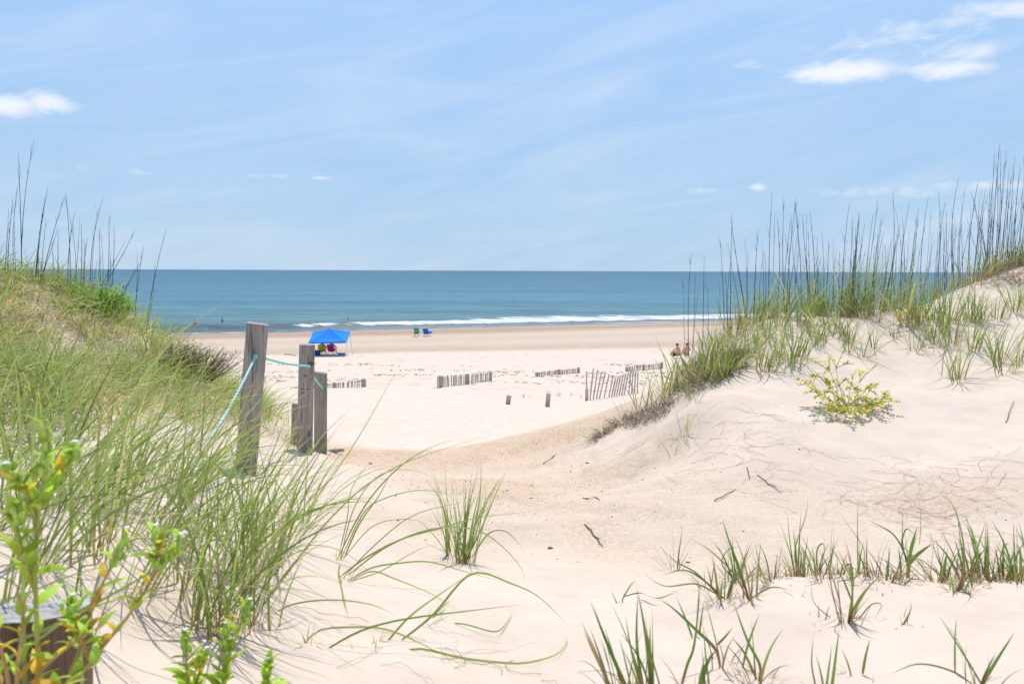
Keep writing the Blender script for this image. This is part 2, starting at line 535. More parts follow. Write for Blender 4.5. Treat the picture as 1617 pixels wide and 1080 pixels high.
def build_ground():
    ys = [-6.0]
    while ys[-1] < 1.5: ys.append(ys[-1] + 0.15)
    while ys[-1] < 20: ys.append(ys[-1] + max(0.018, 0.0055 * ys[-1]))
    while ys[-1] < 260: ys.append(ys[-1] * 1.013)
    ys = np.array(ys)
    u = np.linspace(-1, 1, 561)
    u = np.sign(u) * np.abs(u) ** 1.35
    hw = 7 + 0.95 * np.clip(ys, 0, None) + 90 * sstep(15, 60, ys)
    X = u[None] * hw[:, None]
    Y = np.broadcast_to(ys[:, None], X.shape)
    Z = ground(X, Y)
    nr, nc = X.shape
    V = np.stack([X, Y, Z], -1).reshape(-1, 3)
    i = np.arange(nr * nc).reshape(nr, nc)
    Fc = np.stack([i[:-1, :-1], i[:-1, 1:], i[1:, 1:], i[1:, :-1]], -1).reshape(-1, 4)
    x, y = V[:, 0], V[:, 1]
    s = shore_s(x, y)
    nz = 4.0 * fbm(x * 0.03, y * 0.06, 3, 61)
    wet = 0.62 * sstep(64, 68.5, s + nz) - 0.22 * sstep(70, 78, s + nz) + 0.10 * sstep(80, 84, s + nz) - 0.10 * sstep(85, 90, s + nz) + 0.55 * sstep(91, 100, s + nz * 0.6)
    shore = sstep(103, 109, s + nz * 0.4) * 0.9
    walk = sstep(32, 38, s) * (1 - sstep(64, 78, s))
    grit = np.zeros(len(V))
    for px, py, r, a in [(1000, 800, 1.0, .4), (1120, 860, .8, .38), (700, 830, .7, .45), (900, 760, 1.0, .55), (1250, 800, .8, .3), (570, 722, .8, 1), (640, 722, 1.0, 1), (700, 722, 1.1, 1), (760, 712, 1.1, 1), (830, 700, 1.1, 1), (890, 682, 1.0, 1), (740, 760, .8, .8), (800, 780, .7, .75),
                         (860, 800, .6, .65), (920, 830, .5, .5), (830, 740, .7, .6), (980, 860, .5, .45), (1150, 840, .5, .3), (1300, 860, .5, .25), (1500, 855, .5, .25)]:
        h = hit(px, py)
        if h is None: continue
        grit = np.maximum(grit, a * np.exp(-(((x - h[0]) / r) ** 2 + ((y - h[1]) / (r * 1.1)) ** 2)))
    # exposed darker layers low on the right dune
    h = hit(1480, 790); grit = np.maximum(grit, 0.55 * np.exp(-(((x - h[0]) / 0.7) ** 2 + ((y - h[1]) / 0.35) ** 2)))
    veg = np.exp(-(np.clip(np.hypot((x + 6.6) / 4.4, (y - 8.3) / 2.9) - 0.45, 0, 9) / 0.4) ** 2) * (y > 3)
    h = hit(1130, 575); veg = np.maximum(veg, np.exp(-(((x - h[0]) / 0.4) ** 2 + ((y - h[1]) / 0.6) ** 2)))
    o = mesh_obj('sand', V, Fc, sand_material(), None, True, {'wet': np.clip(wet, 0, 1), 'grit': grit, 'walk': walk, 'shore': shore, 'veg': veg})
    tag(o, 'pale sand of the dunes and the beach', None, None, 'structure')


def water_material():
    m, k, p, _ = new_mat('sea_water')
    geo = k.n('ShaderNodeNewGeometry')
    pos = geo.outputs['Position']
    s = k.n('ShaderNodeAttribute', attribute_name='s').outputs['Fac']
    foam = k.n('ShaderNodeAttribute', attribute_name='foam').outputs['Fac']
    mp = k.n('ShaderNodeMapping'); mp.inputs['Rotation'].default_value = (0, 0, -math.atan(0.43)); mp.inputs['Scale'].default_value = (0.25, 1, 1)
    k.l(pos, mp.inputs[0])
    b1 = k.n('ShaderNodeTexNoise', i_Scale=0.35, i_Detail=6.0, i_Roughness=0.6); k.l(mp.outputs[0], b1.inputs['Vector'])
    mp2 = k.n('ShaderNodeMapping'); mp2.inputs['Rotation'].default_value = (0, 0, -0.2); mp2.inputs['Scale'].default_value = (0.12, 1, 1); k.l(pos, mp2.inputs[0])
    b2 = k.n('ShaderNodeTexNoise', i_Scale=0.03, i_Detail=12.0, i_Roughness=0.74); k.l(mp2.outputs[0], b2.inputs['Vector'])
    depth = k.m('MULTIPLY', k.m('LOGARITHM', k.m('MAXIMUM', s, 1.0), 10.0), 0.25)      # log10(m)/4
    col = k.ramp(depth, [(0.511, (0.27, 0.225, 0.19)), (0.517, (0.16, 0.205, 0.20)), (0.527, (0.12, 0.24, 0.25)), (0.56, (0.075, 0.225, 0.275)),
                         (0.65, (0.040, 0.176, 0.240)), (0.76, (0.024, 0.122, 0.188)), (0.95, (0.015, 0.075, 0.145))])
    col = k.mix(k.maprange(b1.outputs['Fac'], 0.40, 0.62, 0.0, 0.45), col, (0.012, 0.066, 0.11))
    col = k.mix(k.maprange(b2.outputs['Fac'], 0.42, 0.64, 0.0, 0.6), col, (0.012, 0.072, 0.115))
    fn = k.n('ShaderNodeTexNoise', i_Scale=1.1, i_Detail=5.0, i_Roughness=0.7, i_Distortion=0.4); k.l(mp.outputs[0], fn.inputs['Vector'])
    fm = k.maprange(k.m('ADD', foam, k.m('MULTIPLY', k.m('SUBTRACT', fn.outputs['Fac'], 0.5), 1.9)), 0.38, 0.66)
    fcol = k.ramp(fn.outputs['Fac'], [(0.35, (0.50, 0.54, 0.56)), (0.6, (0.84, 0.86, 0.88))])
    k.l(k.mix(fm, col, fcol), p.inputs['Base Color'])
    k.l(k.mix(fm, (0.32, 0.32, 0.32), (0.9, 0.9, 0.9)), p.inputs['Roughness'])
    p.inputs['IOR'].default_value = 1.33
    p.inputs['Specular IOR Level'].default_value = 0.30
    bp = k.n('ShaderNodeBump', i_Strength=1.0, i_Distance=0.8)
    hh = k.m('ADD', b1.outputs['Fac'], k.m('MULTIPLY', b2.outputs['Fac'], 3.0))
    k.l(hh, bp.inputs['Height'])
    k.l(bp.outputs[0], p.inputs['Normal'])
    return m


def build_sea():
    ss = list(np.arange(103.5, 150, 0.4))
    while ss[-1] < 400: ss.append(ss[-1] * 1.008)
    while ss[-1] < 40000: ss.append(ss[-1] * 1.06)
    ss = np.array(ss)
    nc = 401
    u = np.linspace(-1, 1, nc)
    hw = 130 + 1.1 * np.clip(ss - 100, 0, None)
    X = u[None] * hw[:, None]
    sl = 0.43 * np.exp(-np.clip(ss - 140, 0, None) / 180)
    Y = ss[:, None] + sl[:, None] * X
    S = np.broadcast_to(ss[:, None], X.shape)
    wob = 2.2 * fbm(X * 0.03, X * 0 + 3.3, 3, 71)
    swash = 1.8 * fbm(X * 0.045, X * 0 + 7.7, 3, 75)
    q = S - 120.0 + wob                                       # breaker line
    amp = 0.55 * (0.55 + 0.9 * (0.5 + vnoise(X * 0.012, X * 0 + 1.1, 5)))
    z = amp * np.exp(-(q / 1.6) ** 2) + 0.6 * amp * np.exp(-((q - 8.5) / 3.0) ** 2)
    for c, a, w in ((150, .28, 3.5), (176, .25, 5), (210, .22, 6), (250, .2, 7), (300, .2, 9)):
        z += a * np.exp(-((S - c + 7 * fbm(X * 0.01, X * 0 + c, 2, 83)) / w) ** 2) * (0.5 + vnoise(X * 0.01, X * 0 + c * 1.7, 9) + 0.5)
    z *= sstep(111, 116, S)
    z += 0.02 - 0.22 * (1 - sstep(103.5, 110.5, S + swash))
    xr = sstep(-34, -26, X)                                     # the wave is not broken yet far to the left
    foam = xr * ((0.55 + 0.45 * sstep(-30, 8, X)) * np.exp(-((q + 1.2) / (0.7 + 0.55 * sstep(-30, 10, X))) ** 4) + 0.50 * np.exp(-((q - 7) / 3.0) ** 2) * sstep(-22, 2, X) * (1 - 0.7 * sstep(14, 26, X)) + 0.30 * np.exp(-((q - 2.5) / 2.0) ** 2))
    foam += 0.55 * np.exp(-((S - 112.4 + swash) / 0.35) ** 2) + 0.45 * np.exp(-((q + 7) / 0.5) ** 2) * (vnoise(X * .05, X * 0, 3) > 0.0)
    V = np.stack([X, Y, z], -1).reshape(-1, 3)
    i = np.arange(len(ss) * nc).reshape(len(ss), nc)
    Fc = np.stack([i[:-1, :-1], i[:-1, 1:], i[1:, 1:], i[1:, :-1]], -1).reshape(-1, 4)
    o = mesh_obj('sea', V, Fc, water_material(), None, True, {'s': S.ravel().copy(), 'foam': foam.ravel()})
    tag(o, 'blue sea with a white breaker along the shore', None, None, 'structure')


build_ground()
build_sea()

# ------------------------------------------------------------------ grass
def leaf_material(name, stops_green, stops_dry, trans=0.4, rough=0.45):
    """tint attribute: x = random per blade, y = position along the blade, z = how dry"""
    m, k, p, out = new_mat(name)
    t = k.n('ShaderNodeAttribute', attribute_name='tint')
    sep = k.n('ShaderNodeSeparateColor'); k.l(t.outputs['Color'], sep.inputs[0])
    g = k.ramp(sep.outputs[1], stops_green)
    d = k.ramp(sep.outputs[1], stops_dry)
    col = k.mix(sep.outputs[2], g, d)
    v = k.m('ADD', 0.74, k.m('MULTIPLY', sep.outputs[0], 0.85))
    hs = k.n('ShaderNodeHueSaturation'); k.l(col, hs.inputs['Color']); k.l(v, hs.inputs['Value'])
    k.l(k.m('ADD', 0.485, k.m('MULTIPLY', sep.outputs[0], 0.03)), hs.inputs['Hue'])
    k.l(hs.outputs[0], p.inputs['Base Color'])
    p.inputs['Roughness'].default_value = rough
    p.inputs['Specular IOR Level'].default_value = 0.4
    tr = k.n('ShaderNodeBsdfTranslucent')
    k.l(k.mix(1.0, hs.outputs[0], (1.35, 1.3, 0.8), 'MULTIPLY'), tr.inputs['Color'])
    mx = k.n('ShaderNodeMixShader', i_0=trans)
    k.l(p.outputs[0], mx.inputs[1]); k.l(tr.outputs[0], mx.inputs[2]); k.l(mx.outputs[0], out.inputs[0])
    return m


M_GRASS = leaf_material('grass_blade', [(0.0, (0.22, 0.15, 0.075)), (0.10, (0.19, 0.21, 0.055)), (0.3, (0.145, 0.25, 0.045)), (0.75, (0.19, 0.295, 0.06)), (1.0, (0.36, 0.35, 0.13))],
                        [(0.0, (0.32, 0.235, 0.15)), (0.4, (0.52, 0.41, 0.275)), (1.0, (0.63, 0.53, 0.38))], 0.42)
M_SPROUT = leaf_material('oat_sprout_blade', [(0.0, (0.20, 0.115, 0.075)), (0.18, (0.22, 0.13, 0.075)), (0.34, (0.13, 0.225, 0.045)), (0.8, (0.10, 0.215, 0.045)), (1.0, (0.20, 0.25, 0.08))],
                         [(0.0, (0.18, 0.12, 0.09)), (0.5, (0.30, 0.205, 0.145)), (1.0, (0.45, 0.34, 0.24))], 0.42)
M_DEAD = leaf_material('dead_blade', [(0.0, (0.13, 0.095, 0.07)), (1.0, (0.36, 0.28, 0.20))], [(0.0, (0.12, 0.09, 0.07)), (1.0, (0.34, 0.26, 0.19))], 0.15, 0.8)
M_LEAF = leaf_material('rocket_leaf', [(0.0, (0.32, 0.36, 0.06)), (0.4, (0.29, 0.46, 0.06)), (1.0, (0.34, 0.50, 0.08))],
                       [(0.0, (0.55, 0.36, 0.06)), (0.6, (0.72, 0.45, 0.05)), (1.0, (0.62, 0.32, 0.06))], 0.52, 0.6)
M_BUSH = leaf_material('bush_leaf', [(0.0, (0.13, 0.26, 0.03)), (1.0, (0.21, 0.42, 0.04))], [(0.0, (0.3, 0.25, 0.05)), (1.0, (0.4, 0.33, 0.06))], 0.4)


def blades(base, az, lean, bend, L, W, rnd, dry, S=7, fold=0.0, azd=None, twist=None, tip_pow=1.3, basew=0.55):
    N = len(L)
    base = np.asarray(base, float)
    t = np.linspace(0, 1, S + 1)
    azd = np.zeros(N) if azd is None else azd
    twist = np.zeros(N) if twist is None else twist
    phi = lean[:, None] + bend[:, None] * t[None] ** tip_pow
    A = az[:, None] + azd[:, None] * t[None]
    d = np.stack([np.sin(phi) * np.cos(A), np.sin(phi) * np.sin(A), np.cos(phi)], -1)
    step = (d[:, 1:] + d[:, :-1]) / 2 * (L[:, None, None] / S)
    P = np.concatenate([np.zeros((N, 1, 3)), np.cumsum(step, 1)], 1) + base[:, None]
    wv = np.stack([-np.sin(A), np.cos(A), np.zeros_like(A)], -1)
    nv = np.cross(d, wv)
    tw = twist[:, None] * (0.4 + t[None])
    w = np.cos(tw)[..., None] * wv + np.sin(tw)[..., None] * nv
    nn = np.cross(d, w)
    prof = (basew + (1 - basew) * np.clip(t / 0.2, 0, 1)) * (1 - t ** 2.2) + 0.02
    ww = w * (W[:, None] * prof[None])[..., None] * 0.5
    if fold > 0:
        rows = np.stack([P - ww, P + nn * (W[:, None] * prof[None] * fold)[..., None], P + ww], 2); k = 3
    else:
        rows = np.stack([P - ww, P + ww], 2); k = 2
    V = rows.reshape(-1, 3)
    tint = np.stack([np.broadcast_to(rnd[:, None, None], (N, S + 1, k)), np.broadcast_to(t[None, :, None], (N, S + 1, k)),
                     np.broadcast_to(dry[:, None, None], (N, S + 1, k)), np.ones((N, S + 1, k))], -1).reshape(-1, 4)
    idx = np.arange(N * (S + 1) * k).reshape(N, S + 1, k)
    fs = [np.stack([idx[:, :-1, j], idx[:, :-1, j + 1], idx[:, 1:, j + 1], idx[:, 1:, j]], -1).reshape(-1, 4) for j in range(k - 1)]
    return V, np.concatenate(fs), tint


def join(parts):
    V = []; Fs = []; T = []; b = 0
    for v, f, t in parts:
        V.append(v); Fs.append(f + b); T.append(t); b += len(v)
    return np.concatenate(V), np.concatenate(Fs), np.concatenate(T)


def ribbon(path, W, rnd, dry, fold=0.2, n=22, face=None, basew=0.6):
    """one long blade along a path of points"""
    P = np.asarray(path, float)
    s = np.r_[0, np.cumsum(np.linalg.norm(np.diff(P, axis=0), axis=1))]
    tt = np.linspace(0, s[-1], n)
    if len(P) > 2:   # smooth through the points (Catmull-Rom)
        E = np.vstack([2 * P[0] - P[1], P, 2 * P[-1] - P[-2]])
        Q = []
        for q in tt:
            i = min(max(int(np.searchsorted(s, q, 'right')) - 1, 0), len(P) - 2)
            f = (q - s[i]) / max(1e-9, s[i + 1] - s[i])
            p0, p1, p2, p3 = E[i], E[i + 1], E[i + 2], E[i + 3]
            Q.append(0.5 * (2 * p1 + (p2 - p0) * f + (2 * p0 - 5 * p1 + 4 * p2 - p3) * f * f + (3 * p1 - p0 - 3 * p2 + p3) * f ** 3))
        P = np.array(Q)
    else:
        P = P[0] + (P[1] - P[0]) * (tt / s[-1])[:, None]
    d = np.gradient(P, axis=0); d /= np.linalg.norm(d, axis=1)[:, None] + 1e-9
    up = np.array(face if face is not None else (0.25, -0.75, 0.6))
    w = np.cross(d, up); w /= np.linalg.norm(w, axis=1)[:, None] + 1e-9
    nn = np.cross(d, w)
    t = np.linspace(0, 1, n)
    prof = (basew + (1 - basew) * np.clip(t / 0.2, 0, 1)) * (1 - t ** 2.5) + 0.03
    hw = w * (W * prof * 0.5)[:, None]
    rows = np.stack([P - hw, P + nn * (W * prof * fold)[:, None], P + hw], 1)
    tint = np.stack([np.full((n, 3), rnd), np.broadcast_to(t[:, None], (n, 3)), np.full((n, 3), dry), np.ones((n, 3))], -1).reshape(-1, 4)
    idx = np.arange(n * 3).reshape(n, 3)
    Fc = np.concatenate([np.stack([idx[:-1, j], idx[:-1, j + 1], idx[1:, j + 1], idx[1:, j]], -1) for j in (0, 1)])
    return rows.reshape(-1, 3), Fc, tint


def U(a, b, n):
    return rng.uniform(a, b, n)


def tuft_parts(h, n, spread, W=0.007, leanmax=0.55, bendmax=1.1, wind=(0.25, 0.0), dry=0.12, S=7, fold=0.18, vary=0.45):
    """blades of one tuft round the origin"""
    r = spread * np.sqrt(U(0, 1, n)); a = U(0, 2 * PI, n)
    base = np.stack([r * np.cos(a), r * np.sin(a), np.full(n, -0.02)], 1)
    az = a + U(-0.9, 0.9, n)
    lean = np.abs(rng.normal(0, leanmax * 0.6, n)) + 0.03
    dx = np.sin(lean) * np.cos(az) + wind[0]; dy = np.sin(lean) * np.sin(az) + wind[1]
    az = np.arctan2(dy, dx); lean = np.clip(np.hypot(dx, dy), 0.02, 1.2)
    L = h * (1 - vary * U(0, 1, n) ** 1.5) * 1.1
    bend = U(0.1, bendmax, n)
    dr = np.where(U(0, 1, n) < dry, U(0.6, 1, n), U(0, 0.25, n))
    return blades(base, az, lean, bend, L, W * U(0.6, 1.15, n), U(0, 1, n), dr, S, fold, U(-0.5, 0.5, n), U(-1.2, 1.2, n))


def stalk_mat():
    m, k, p, _ = new_mat('dry_stalk')
    tc = k.n('ShaderNodeTexCoord')
    n = k.n('ShaderNodeTexNoise', i_Scale=9.0, i_Detail=3.0); k.l(tc.outputs['Object'], n.inputs['Vector'])
    k.l(k.ramp(n.outputs['Fac'], [(0.35, (0.045, 0.04, 0.042)), (0.6, (0.10, 0.085, 0.08)), (0.75, (0.19, 0.155, 0.125))]), p.inputs['Base Color'])
    p.inputs['Roughness'].default_value = 0.75
    return m


M_STALK = stalk_mat()


# dense grass of the left dune: nobody could count its blades
def grass_edge(py):
    return np.interp(py, [420, 440, 480, 505, 540, 575, 610, 640, 665, 690, 715, 745, 780, 820, 860, 1000], [55, 95, 200, 238, 292, 335, 385, 415, 430, 400, 350, 330, 270, 150, 60, -100])


def left_grass():
    parts = []
    def scatter(n, x0, x1, y0, y1):
        x = U(x0, x1, n); y = U(y0, y1, n)
        z = ground(x, y)
        px, py = proj(x, y, z)
        return x, y, z, px, py
    # clumps sampled in world space, kept where grass grows
    x, y, z, px, py = scatter(5200, -12.5, -2.6, 3.4, 12.8)
    edge = grass_edge(py) - 14 * (vnoise(x * 3, y * 3, 95) + 0.5)
    inside = (px < edge) | (y > 10.8) & (x < -3.6)
    keep = np.clip(0.62 + 0.9 * vnoise(x * 0.9, y * 0.9, 90), 0.15, 1) * np.where(py > 640, np.clip((850 - py) / 210, 0.0, 1) * 0.6, 1.0)
    keep = np.where((py < 540) & (px < edge), np.maximum(keep, 0.8), keep)
    ok = inside & (U(0, 1, len(x)) < keep) & (px > -330)
    cx, cy, cpy = x[ok], y[ok], py[ok]
    m = len(cx)
    cd = np.clip(np.interp(cpy, [430, 560, 640, 760], [0.58, 0.66, 0.56, 0.3]) + 0.8 * vnoise(cx * 0.8, cy * 0.8, 97) + rng.normal(0, .18, m), 0.05, 0.95)
    ch = U(0.75, 1.25, m) * np.interp(cy, [3, 6, 10], [1.0, 0.95, 0.95])
    caz = rng.normal(0.1, 1.5, m); cl = np.abs(rng.normal(0.28, 0.18, m))
    per = rng.integers(13, 28, m)
    k = np.repeat(np.arange(m), per); n = len(k)
    rr = 0.11 * np.sqrt(U(0, 1, n)); aa = U(0, 2 * PI, n)
    x = cx[k] + rr * np.cos(aa); y = cy[k] + rr * np.sin(aa); z = ground(x, y)
    isdry = U(0, 1, n) < cd[k]
    L = np.where(isdry, U(0.14, 0.44, n), U(0.22, 0.62, n)) * ch[k]
    dx = np.sin(cl[k]) * np.cos(caz[k]) + 0.45 * np.cos(aa) * rr / 0.11 + rng.normal(0, .24, n); dy = np.sin(cl[k]) * np.sin(caz[k]) + 0.45 * np.sin(aa) * rr / 0.11 + rng.normal(0, .24, n)
    lean = np.clip(np.hypot(dx, dy) + np.where(isdry, 0.25, 0), 0.02, 1.3)
    bend = U(0.1, 1.7, n) + np.where(isdry, 0.7, 0)
    dr = np.where(isdry, U(0.65, 1, n), U(0, 0.4, n))
    parts.append(blades(np.stack([x, y, z - 0.02], 1), np.arctan2(dy, dx), lean, bend, L, U(0.0055, 0.0125, n), np.clip(U(0, 1, m)[k] * .6 + U(0, .55, n), 0, 1), dr, 6, 0.0, U(-0.9, 0.9, n), U(-1.3, 1.3, n)))
    V, Fc, T = join(parts)
    o = mesh_obj('dune_grass', V, Fc, M_GRASS, None, True, {'tint': T})
    tag(o, 'dense green and straw coloured grass covering the left dune', 'dune grass', None, 'stuff')
    # dead litter lying between the blades
    x, y, z, px, py = scatter(46000, -11, -2.8, 4.2, 11.5)
    ok = (px < grass_edge(py) + 6) & (py < 700) & (vnoise(x * 1.2, y * 1.2, 99) > -0.2) & (U(0, 1, len(x)) < 0.5)
    x, y, z = x[ok], y[ok], z[ok]; n = len(x)
    V, Fc, T = blades(np.stack([x, y, z + U(0, 0.05, n)], 1), U(0, 2 * PI, n), U(0.8, 1.6, n), U(-0.5, 0.9, n), U(0.06, 0.22, n), U(0.004, 0.008, n), U(0, 1, n), U(0.3, 1, n), 4)
    o = mesh_obj('dead_leaf_litter', V, Fc, M_DEAD, None, True, {'tint': T})
    tag(o, 'brown dead leaf litter lying under the left dune grass', 'leaf litter', None, 'stuff')


left_grass()

ORD = ['first', 'second', 'third', 'fourth', 'fifth', 'sixth', 'seventh', 'eighth', 'ninth', 'tenth', 'eleventh', 'twelfth', 'thirteenth', 'fourteenth', 'fifteenth',
       'sixteenth', 'seventeenth', 'eighteenth', 'nineteenth', 'twentieth', 'twenty-first', 'twenty-second', 'twenty-third', 'twenty-fourth', 'twenty-fifth',
       'twenty-sixth', 'twenty-seventh', 'twenty-eighth', 'twenty-ninth', 'thirtieth']


def place_tuft(name, p, parts, label, cat, group, mat):
    V, Fc, T = join(parts) if isinstance(parts, list) else parts
    o = mesh_obj(name, V, Fc, mat, None, True, {'tint': T})
    o.location = tuple(map(float, p))
    return tag(o, label, cat, group)


def px2m(p, h):
    return h * p[1] / F


# tufts that stand apart on the sandy face of the right dune: base x, base y, height in the photograph, blades
FACE = [(1203, 588, 62, 14), (1216, 596, 66, 16), (1229, 572, 62, 12), (1250, 580, 70, 20), (1263, 572, 80, 20), (1291, 555, 55, 9), (1256, 594, 34, 6), (1094, 632, 58, 8),
        (1172, 588, 38, 8), (1341, 542, 54, 8), (1210, 531, 46, 10), (1234, 522, 62, 14), (1265, 516, 66, 16), (1298, 503, 62, 14), (1320, 538, 60, 8),
        (1361, 566, 78, 9), (1381, 551, 56, 6), (1443, 553, 62, 8), (1457, 545, 54, 8), (1472, 535, 62, 10), (1480, 541, 54, 8), (1495, 595, 60, 7), (1513, 604, 92, 17),
        (1502, 544, 92, 22), (1540, 556, 74, 18), (1579, 577, 84, 20), (1588, 599, 92, 14), (1607, 575, 54, 9),
        (1410, 531, 40, 6), (1188, 562, 56, 12), (1160, 568, 52, 10), (1278, 531, 52, 10), (1308, 517, 56, 12)]
UPPER = [(1604, 490, 66, 18), (1613, 479, 62, 14), (1447, 522, 66, 16), (1500, 513, 84, 20), (1553, 509, 56, 14), (1529, 507, 62, 16), (1473, 507, 74, 20), (1429, 510, 74, 22),
         (1371, 507, 44, 9), (1384, 513, 34, 7), (1345, 503, 52, 12), (1455, 506, 80, 22), (1540, 512, 66, 16), (1575, 505, 50, 12), (1488, 521, 64, 14)]


def face_tufts(lst, rowname, group, W=0.0105):
    lst = sorted(lst)
    for i, (px, py, h, n) in enumerate(lst):
        p = hit(px, py)
        H = px2m(p, h)
        parts = [tuft_parts(H * 1.12, int(n * 1.4), 0.03 + 0.0026 * n, W, 0.55, 0.9, (rng.uniform(-0.05, 0.22), rng.uniform(-.1, .1)), 0.14)]
        nd = max(2, n // 4)
        parts.append(tuft_parts(H * 0.4, nd, 0.04, 0.006, 1.2, 1.4, (0, -0.05), 1.0))
        size = 'tall' if h > 75 else 'short' if h < 50 else 'mid-height'
        thick = 'dense' if n > 15 else 'sparse' if n < 10 else 'open'
        place_tuft('grass_tuft', p, parts, f'{size} {thick} grass tuft on right dune, {ORD[i]} from left {rowname}', 'grass tuft', group, M_GRASS)


face_tufts([f for f in FACE if f[1] >= 560], 'along its lowest row', 'grass tufts on the open face of the right dune')
face_tufts([f for f in FACE if f[1] < 560], 'in its middle row', 'grass tufts on the open face of the right dune')
face_tufts(UPPER, 'in its upper row', 'grass tufts under the right dune crest')

for i in range(22):
    px = float(rng.uniform(1165, 1345)); py = float(rng.uniform(516, 582))
    if py > 575 - 0.12 * abs(px - 1230): py -= 25
    p = hit(px, py); n = int(rng.integers(5, 12)); H = px2m(p, rng.uniform(36, 62))
    place_tuft('grass_tuft', p, [tuft_parts(H * 1.1, n, 0.04, .010, .55, 1.0, (rng.uniform(-.1, .25), 0), .2), tuft_parts(H * .5, 5, .05, .006, 1.1, 1.6, (0, 0), 1.0)], 'small thin grass tuft among others on the upper left face of the right dune', 'grass tuft', 'small tufts on the upper left face of the right dune', M_GRASS)
# tufts along the skyline of the right dune
def crest_tufts():
    xs = sorted(list(np.linspace(1118, 1425, 34) + U(-5, 5, 34)) + list(np.linspace(1450, 1550, 6) + U(-6, 6, 6)) + list(np.linspace(1555, 1640, 12) + U(-4, 4, 12)))
    for i, px in enumerate(xs):
        p = crest(px, 8.2, 12.5)
        p[1] += rng.uniform(-0.35, 0.25); p[0] = p[1] * (px - 808.5) / F; p[2] = gz(p[0], p[1])
        H = px2m(p, rng.uniform(45, 112) if px > 1190 and px < 1440 else rng.uniform(36, 70))
        n = int(rng.integers(13, 28))
        parts = [tuft_parts(H * 1.1, n, 0.13, 0.0095, 0.5, 0.9, (0.12, 0), 0.34), tuft_parts(H * 0.5, 14, 0.09, 0.006, 1.0, 1.2, (0, 0), 1.0)]
        where = 'on the seaward shoulder of the right dune' if px < 1190 else 'on the right dune skyline among dark stalks' if px < 1430 else 'on the highest ridge at the right edge'
        place_tuft('grass_tuft', p, parts, f'thin green grass tuft {where}', 'grass tuft', f'grass tufts {where}', M_GRASS)


crest_tufts()

# dark thicket at the seaward foot of the right dune, and the ragged tufts trailing down to the path
def toe():
    lst = [(1092, 592, 60, 18), (1104, 600, 62, 22), (1116, 590, 66, 24), (1128, 600, 60, 22), (1140, 592, 62, 24), (1152, 584, 60, 20), (1108, 575, 60, 20), (1124, 566, 62, 20),
           (1142, 560, 64, 20), (1080, 608, 62, 14), (1062, 625, 70, 14), (1048, 632, 62, 12), (1030, 642, 62, 12), (1014, 648, 56, 12), (1165, 572, 52, 14), (1000, 656, 50, 8), (1072, 600, 66, 14), (1054, 618, 60, 12)]
    for i, (px, py, h, n) in enumerate(sorted(lst)):
        p = hit(px, py)
        H = px2m(p, h)
        H *= 1.25 if px < 1085 else 1.0
        parts = [tuft_parts(H * 1.1, int(n * .8), 0.11, 0.0135, 0.65, 1.1, (0.05, -0.05), 0.15), tuft_parts(H * 0.6, n // 2, 0.12, 0.006, 1.0, 1.5, (-0.1, -0.1), 1.0)]
        place_tuft('grass_tuft', p, parts, f'ragged green and brown tuft at seaward foot of right dune, {ORD[i]} from left', 'grass tuft', 'ragged tufts at the foot of the right dune', M_GRASS)
    dead = [(1100, 588, .30), (1120, 596, .34), (1140, 588, .32), (1155, 578, .28), (1110, 570, .30), (1130, 572, .32), (1085, 600, .24), (1035, 652, .22), (1022, 655, .22), (1005, 662, .18), (1048, 646, .2),
            (985, 668, .16), (962, 684, .14), (945, 697, .13), (1097, 600, .26), (1090, 578, .26), (1118, 582, .32), (1148, 568, .28), (1165, 560, .24)]
    for i, (px, py, R) in enumerate(sorted(dead)):
        p = hit(px, py)
        R *= 1.0 if px > 1080 else 1.35
        n = 190 if px > 1080 else 150
        r = R * np.sqrt(U(0, 1, n)); a = U(0, 2 * PI, n)
        bx, by = r * np.cos(a) * 0.6, r * np.sin(a)
        bz = ground(bx + p[0], by + p[1]) - p[2]
        b = blades(np.stack([bx, by, bz - 0.01], 1), U(0, 2 * PI, n), U(0.55, 1.5, n), U(0.0, 1.6, n), U(0.08, 0.28, n) * (0.55 + R * 1.3), U(0.004, 0.008, n), U(0, 0.4, n), U(0, 1, n), 5, 0, U(-1, 1, n), U(-1, 1, n))
        place_tuft('dead_grass_clump', p, b, f'dark brown dead grass clump at right dune foot, {ORD[i]} from left', 'dead grass', 'dead grass clumps at the right dune foot', M_DEAD)
    for px, py, h, n, lab in [(984, 668, 46, 6, 'small wispy green sprig low on the path side of the right dune'), (962, 690, 40, 5, 'lowest wispy grass sprig where the right dune meets the path'),
                              (1081, 690, 62, 7, 'narrow hanging grass sprig below the seaward thicket, on bare sand'), (1060, 716, 44, 6, 'thin brownish grass sprig on bare sand above the path'),
                              (1103, 640, 30, 4, 'few thin green blades on bare sand right of the hanging sprig')]:
        p = hit(px, py)
        place_tuft('grass_sprig', p, tuft_parts(px2m(p, h), n, 0.03, 0.006, 0.7, 1.0, (0.05, 0), 0.35), lab, 'grass sprig', 'small sprigs on the right dune foot', M_GRASS)


toe()

# small sprigs on the lower beach by the buried posts
for px, py, h, n, lab in [(826, 627, 10, 8, 'tiny green sprig just right of the shorter buried post'), (838, 628, 8, 6, 'low drooping sprig between the two buried posts'),
                          (884, 625, 12, 9, 'tiny upright sprig right of the taller buried post'), (902, 624, 9, 6, 'low arching sprig between taller buried post and tall fence'),
                          (917, 628, 9, 6, 'tiny sprig beside the end post of the tall fence'), (866, 621, 6, 6, 'tiny tuft on top of the sand behind the taller buried post')]:
    p = hit(px, py, 16)
    place_tuft('grass_sprig', p, tuft_parts(px2m(p, h), n, 0.06, 0.016, 0.8, 1.3, (0.1, 0), 0.3), lab, 'grass sprig', 'tiny sprigs on the sand flat by the buried posts', M_GRASS)


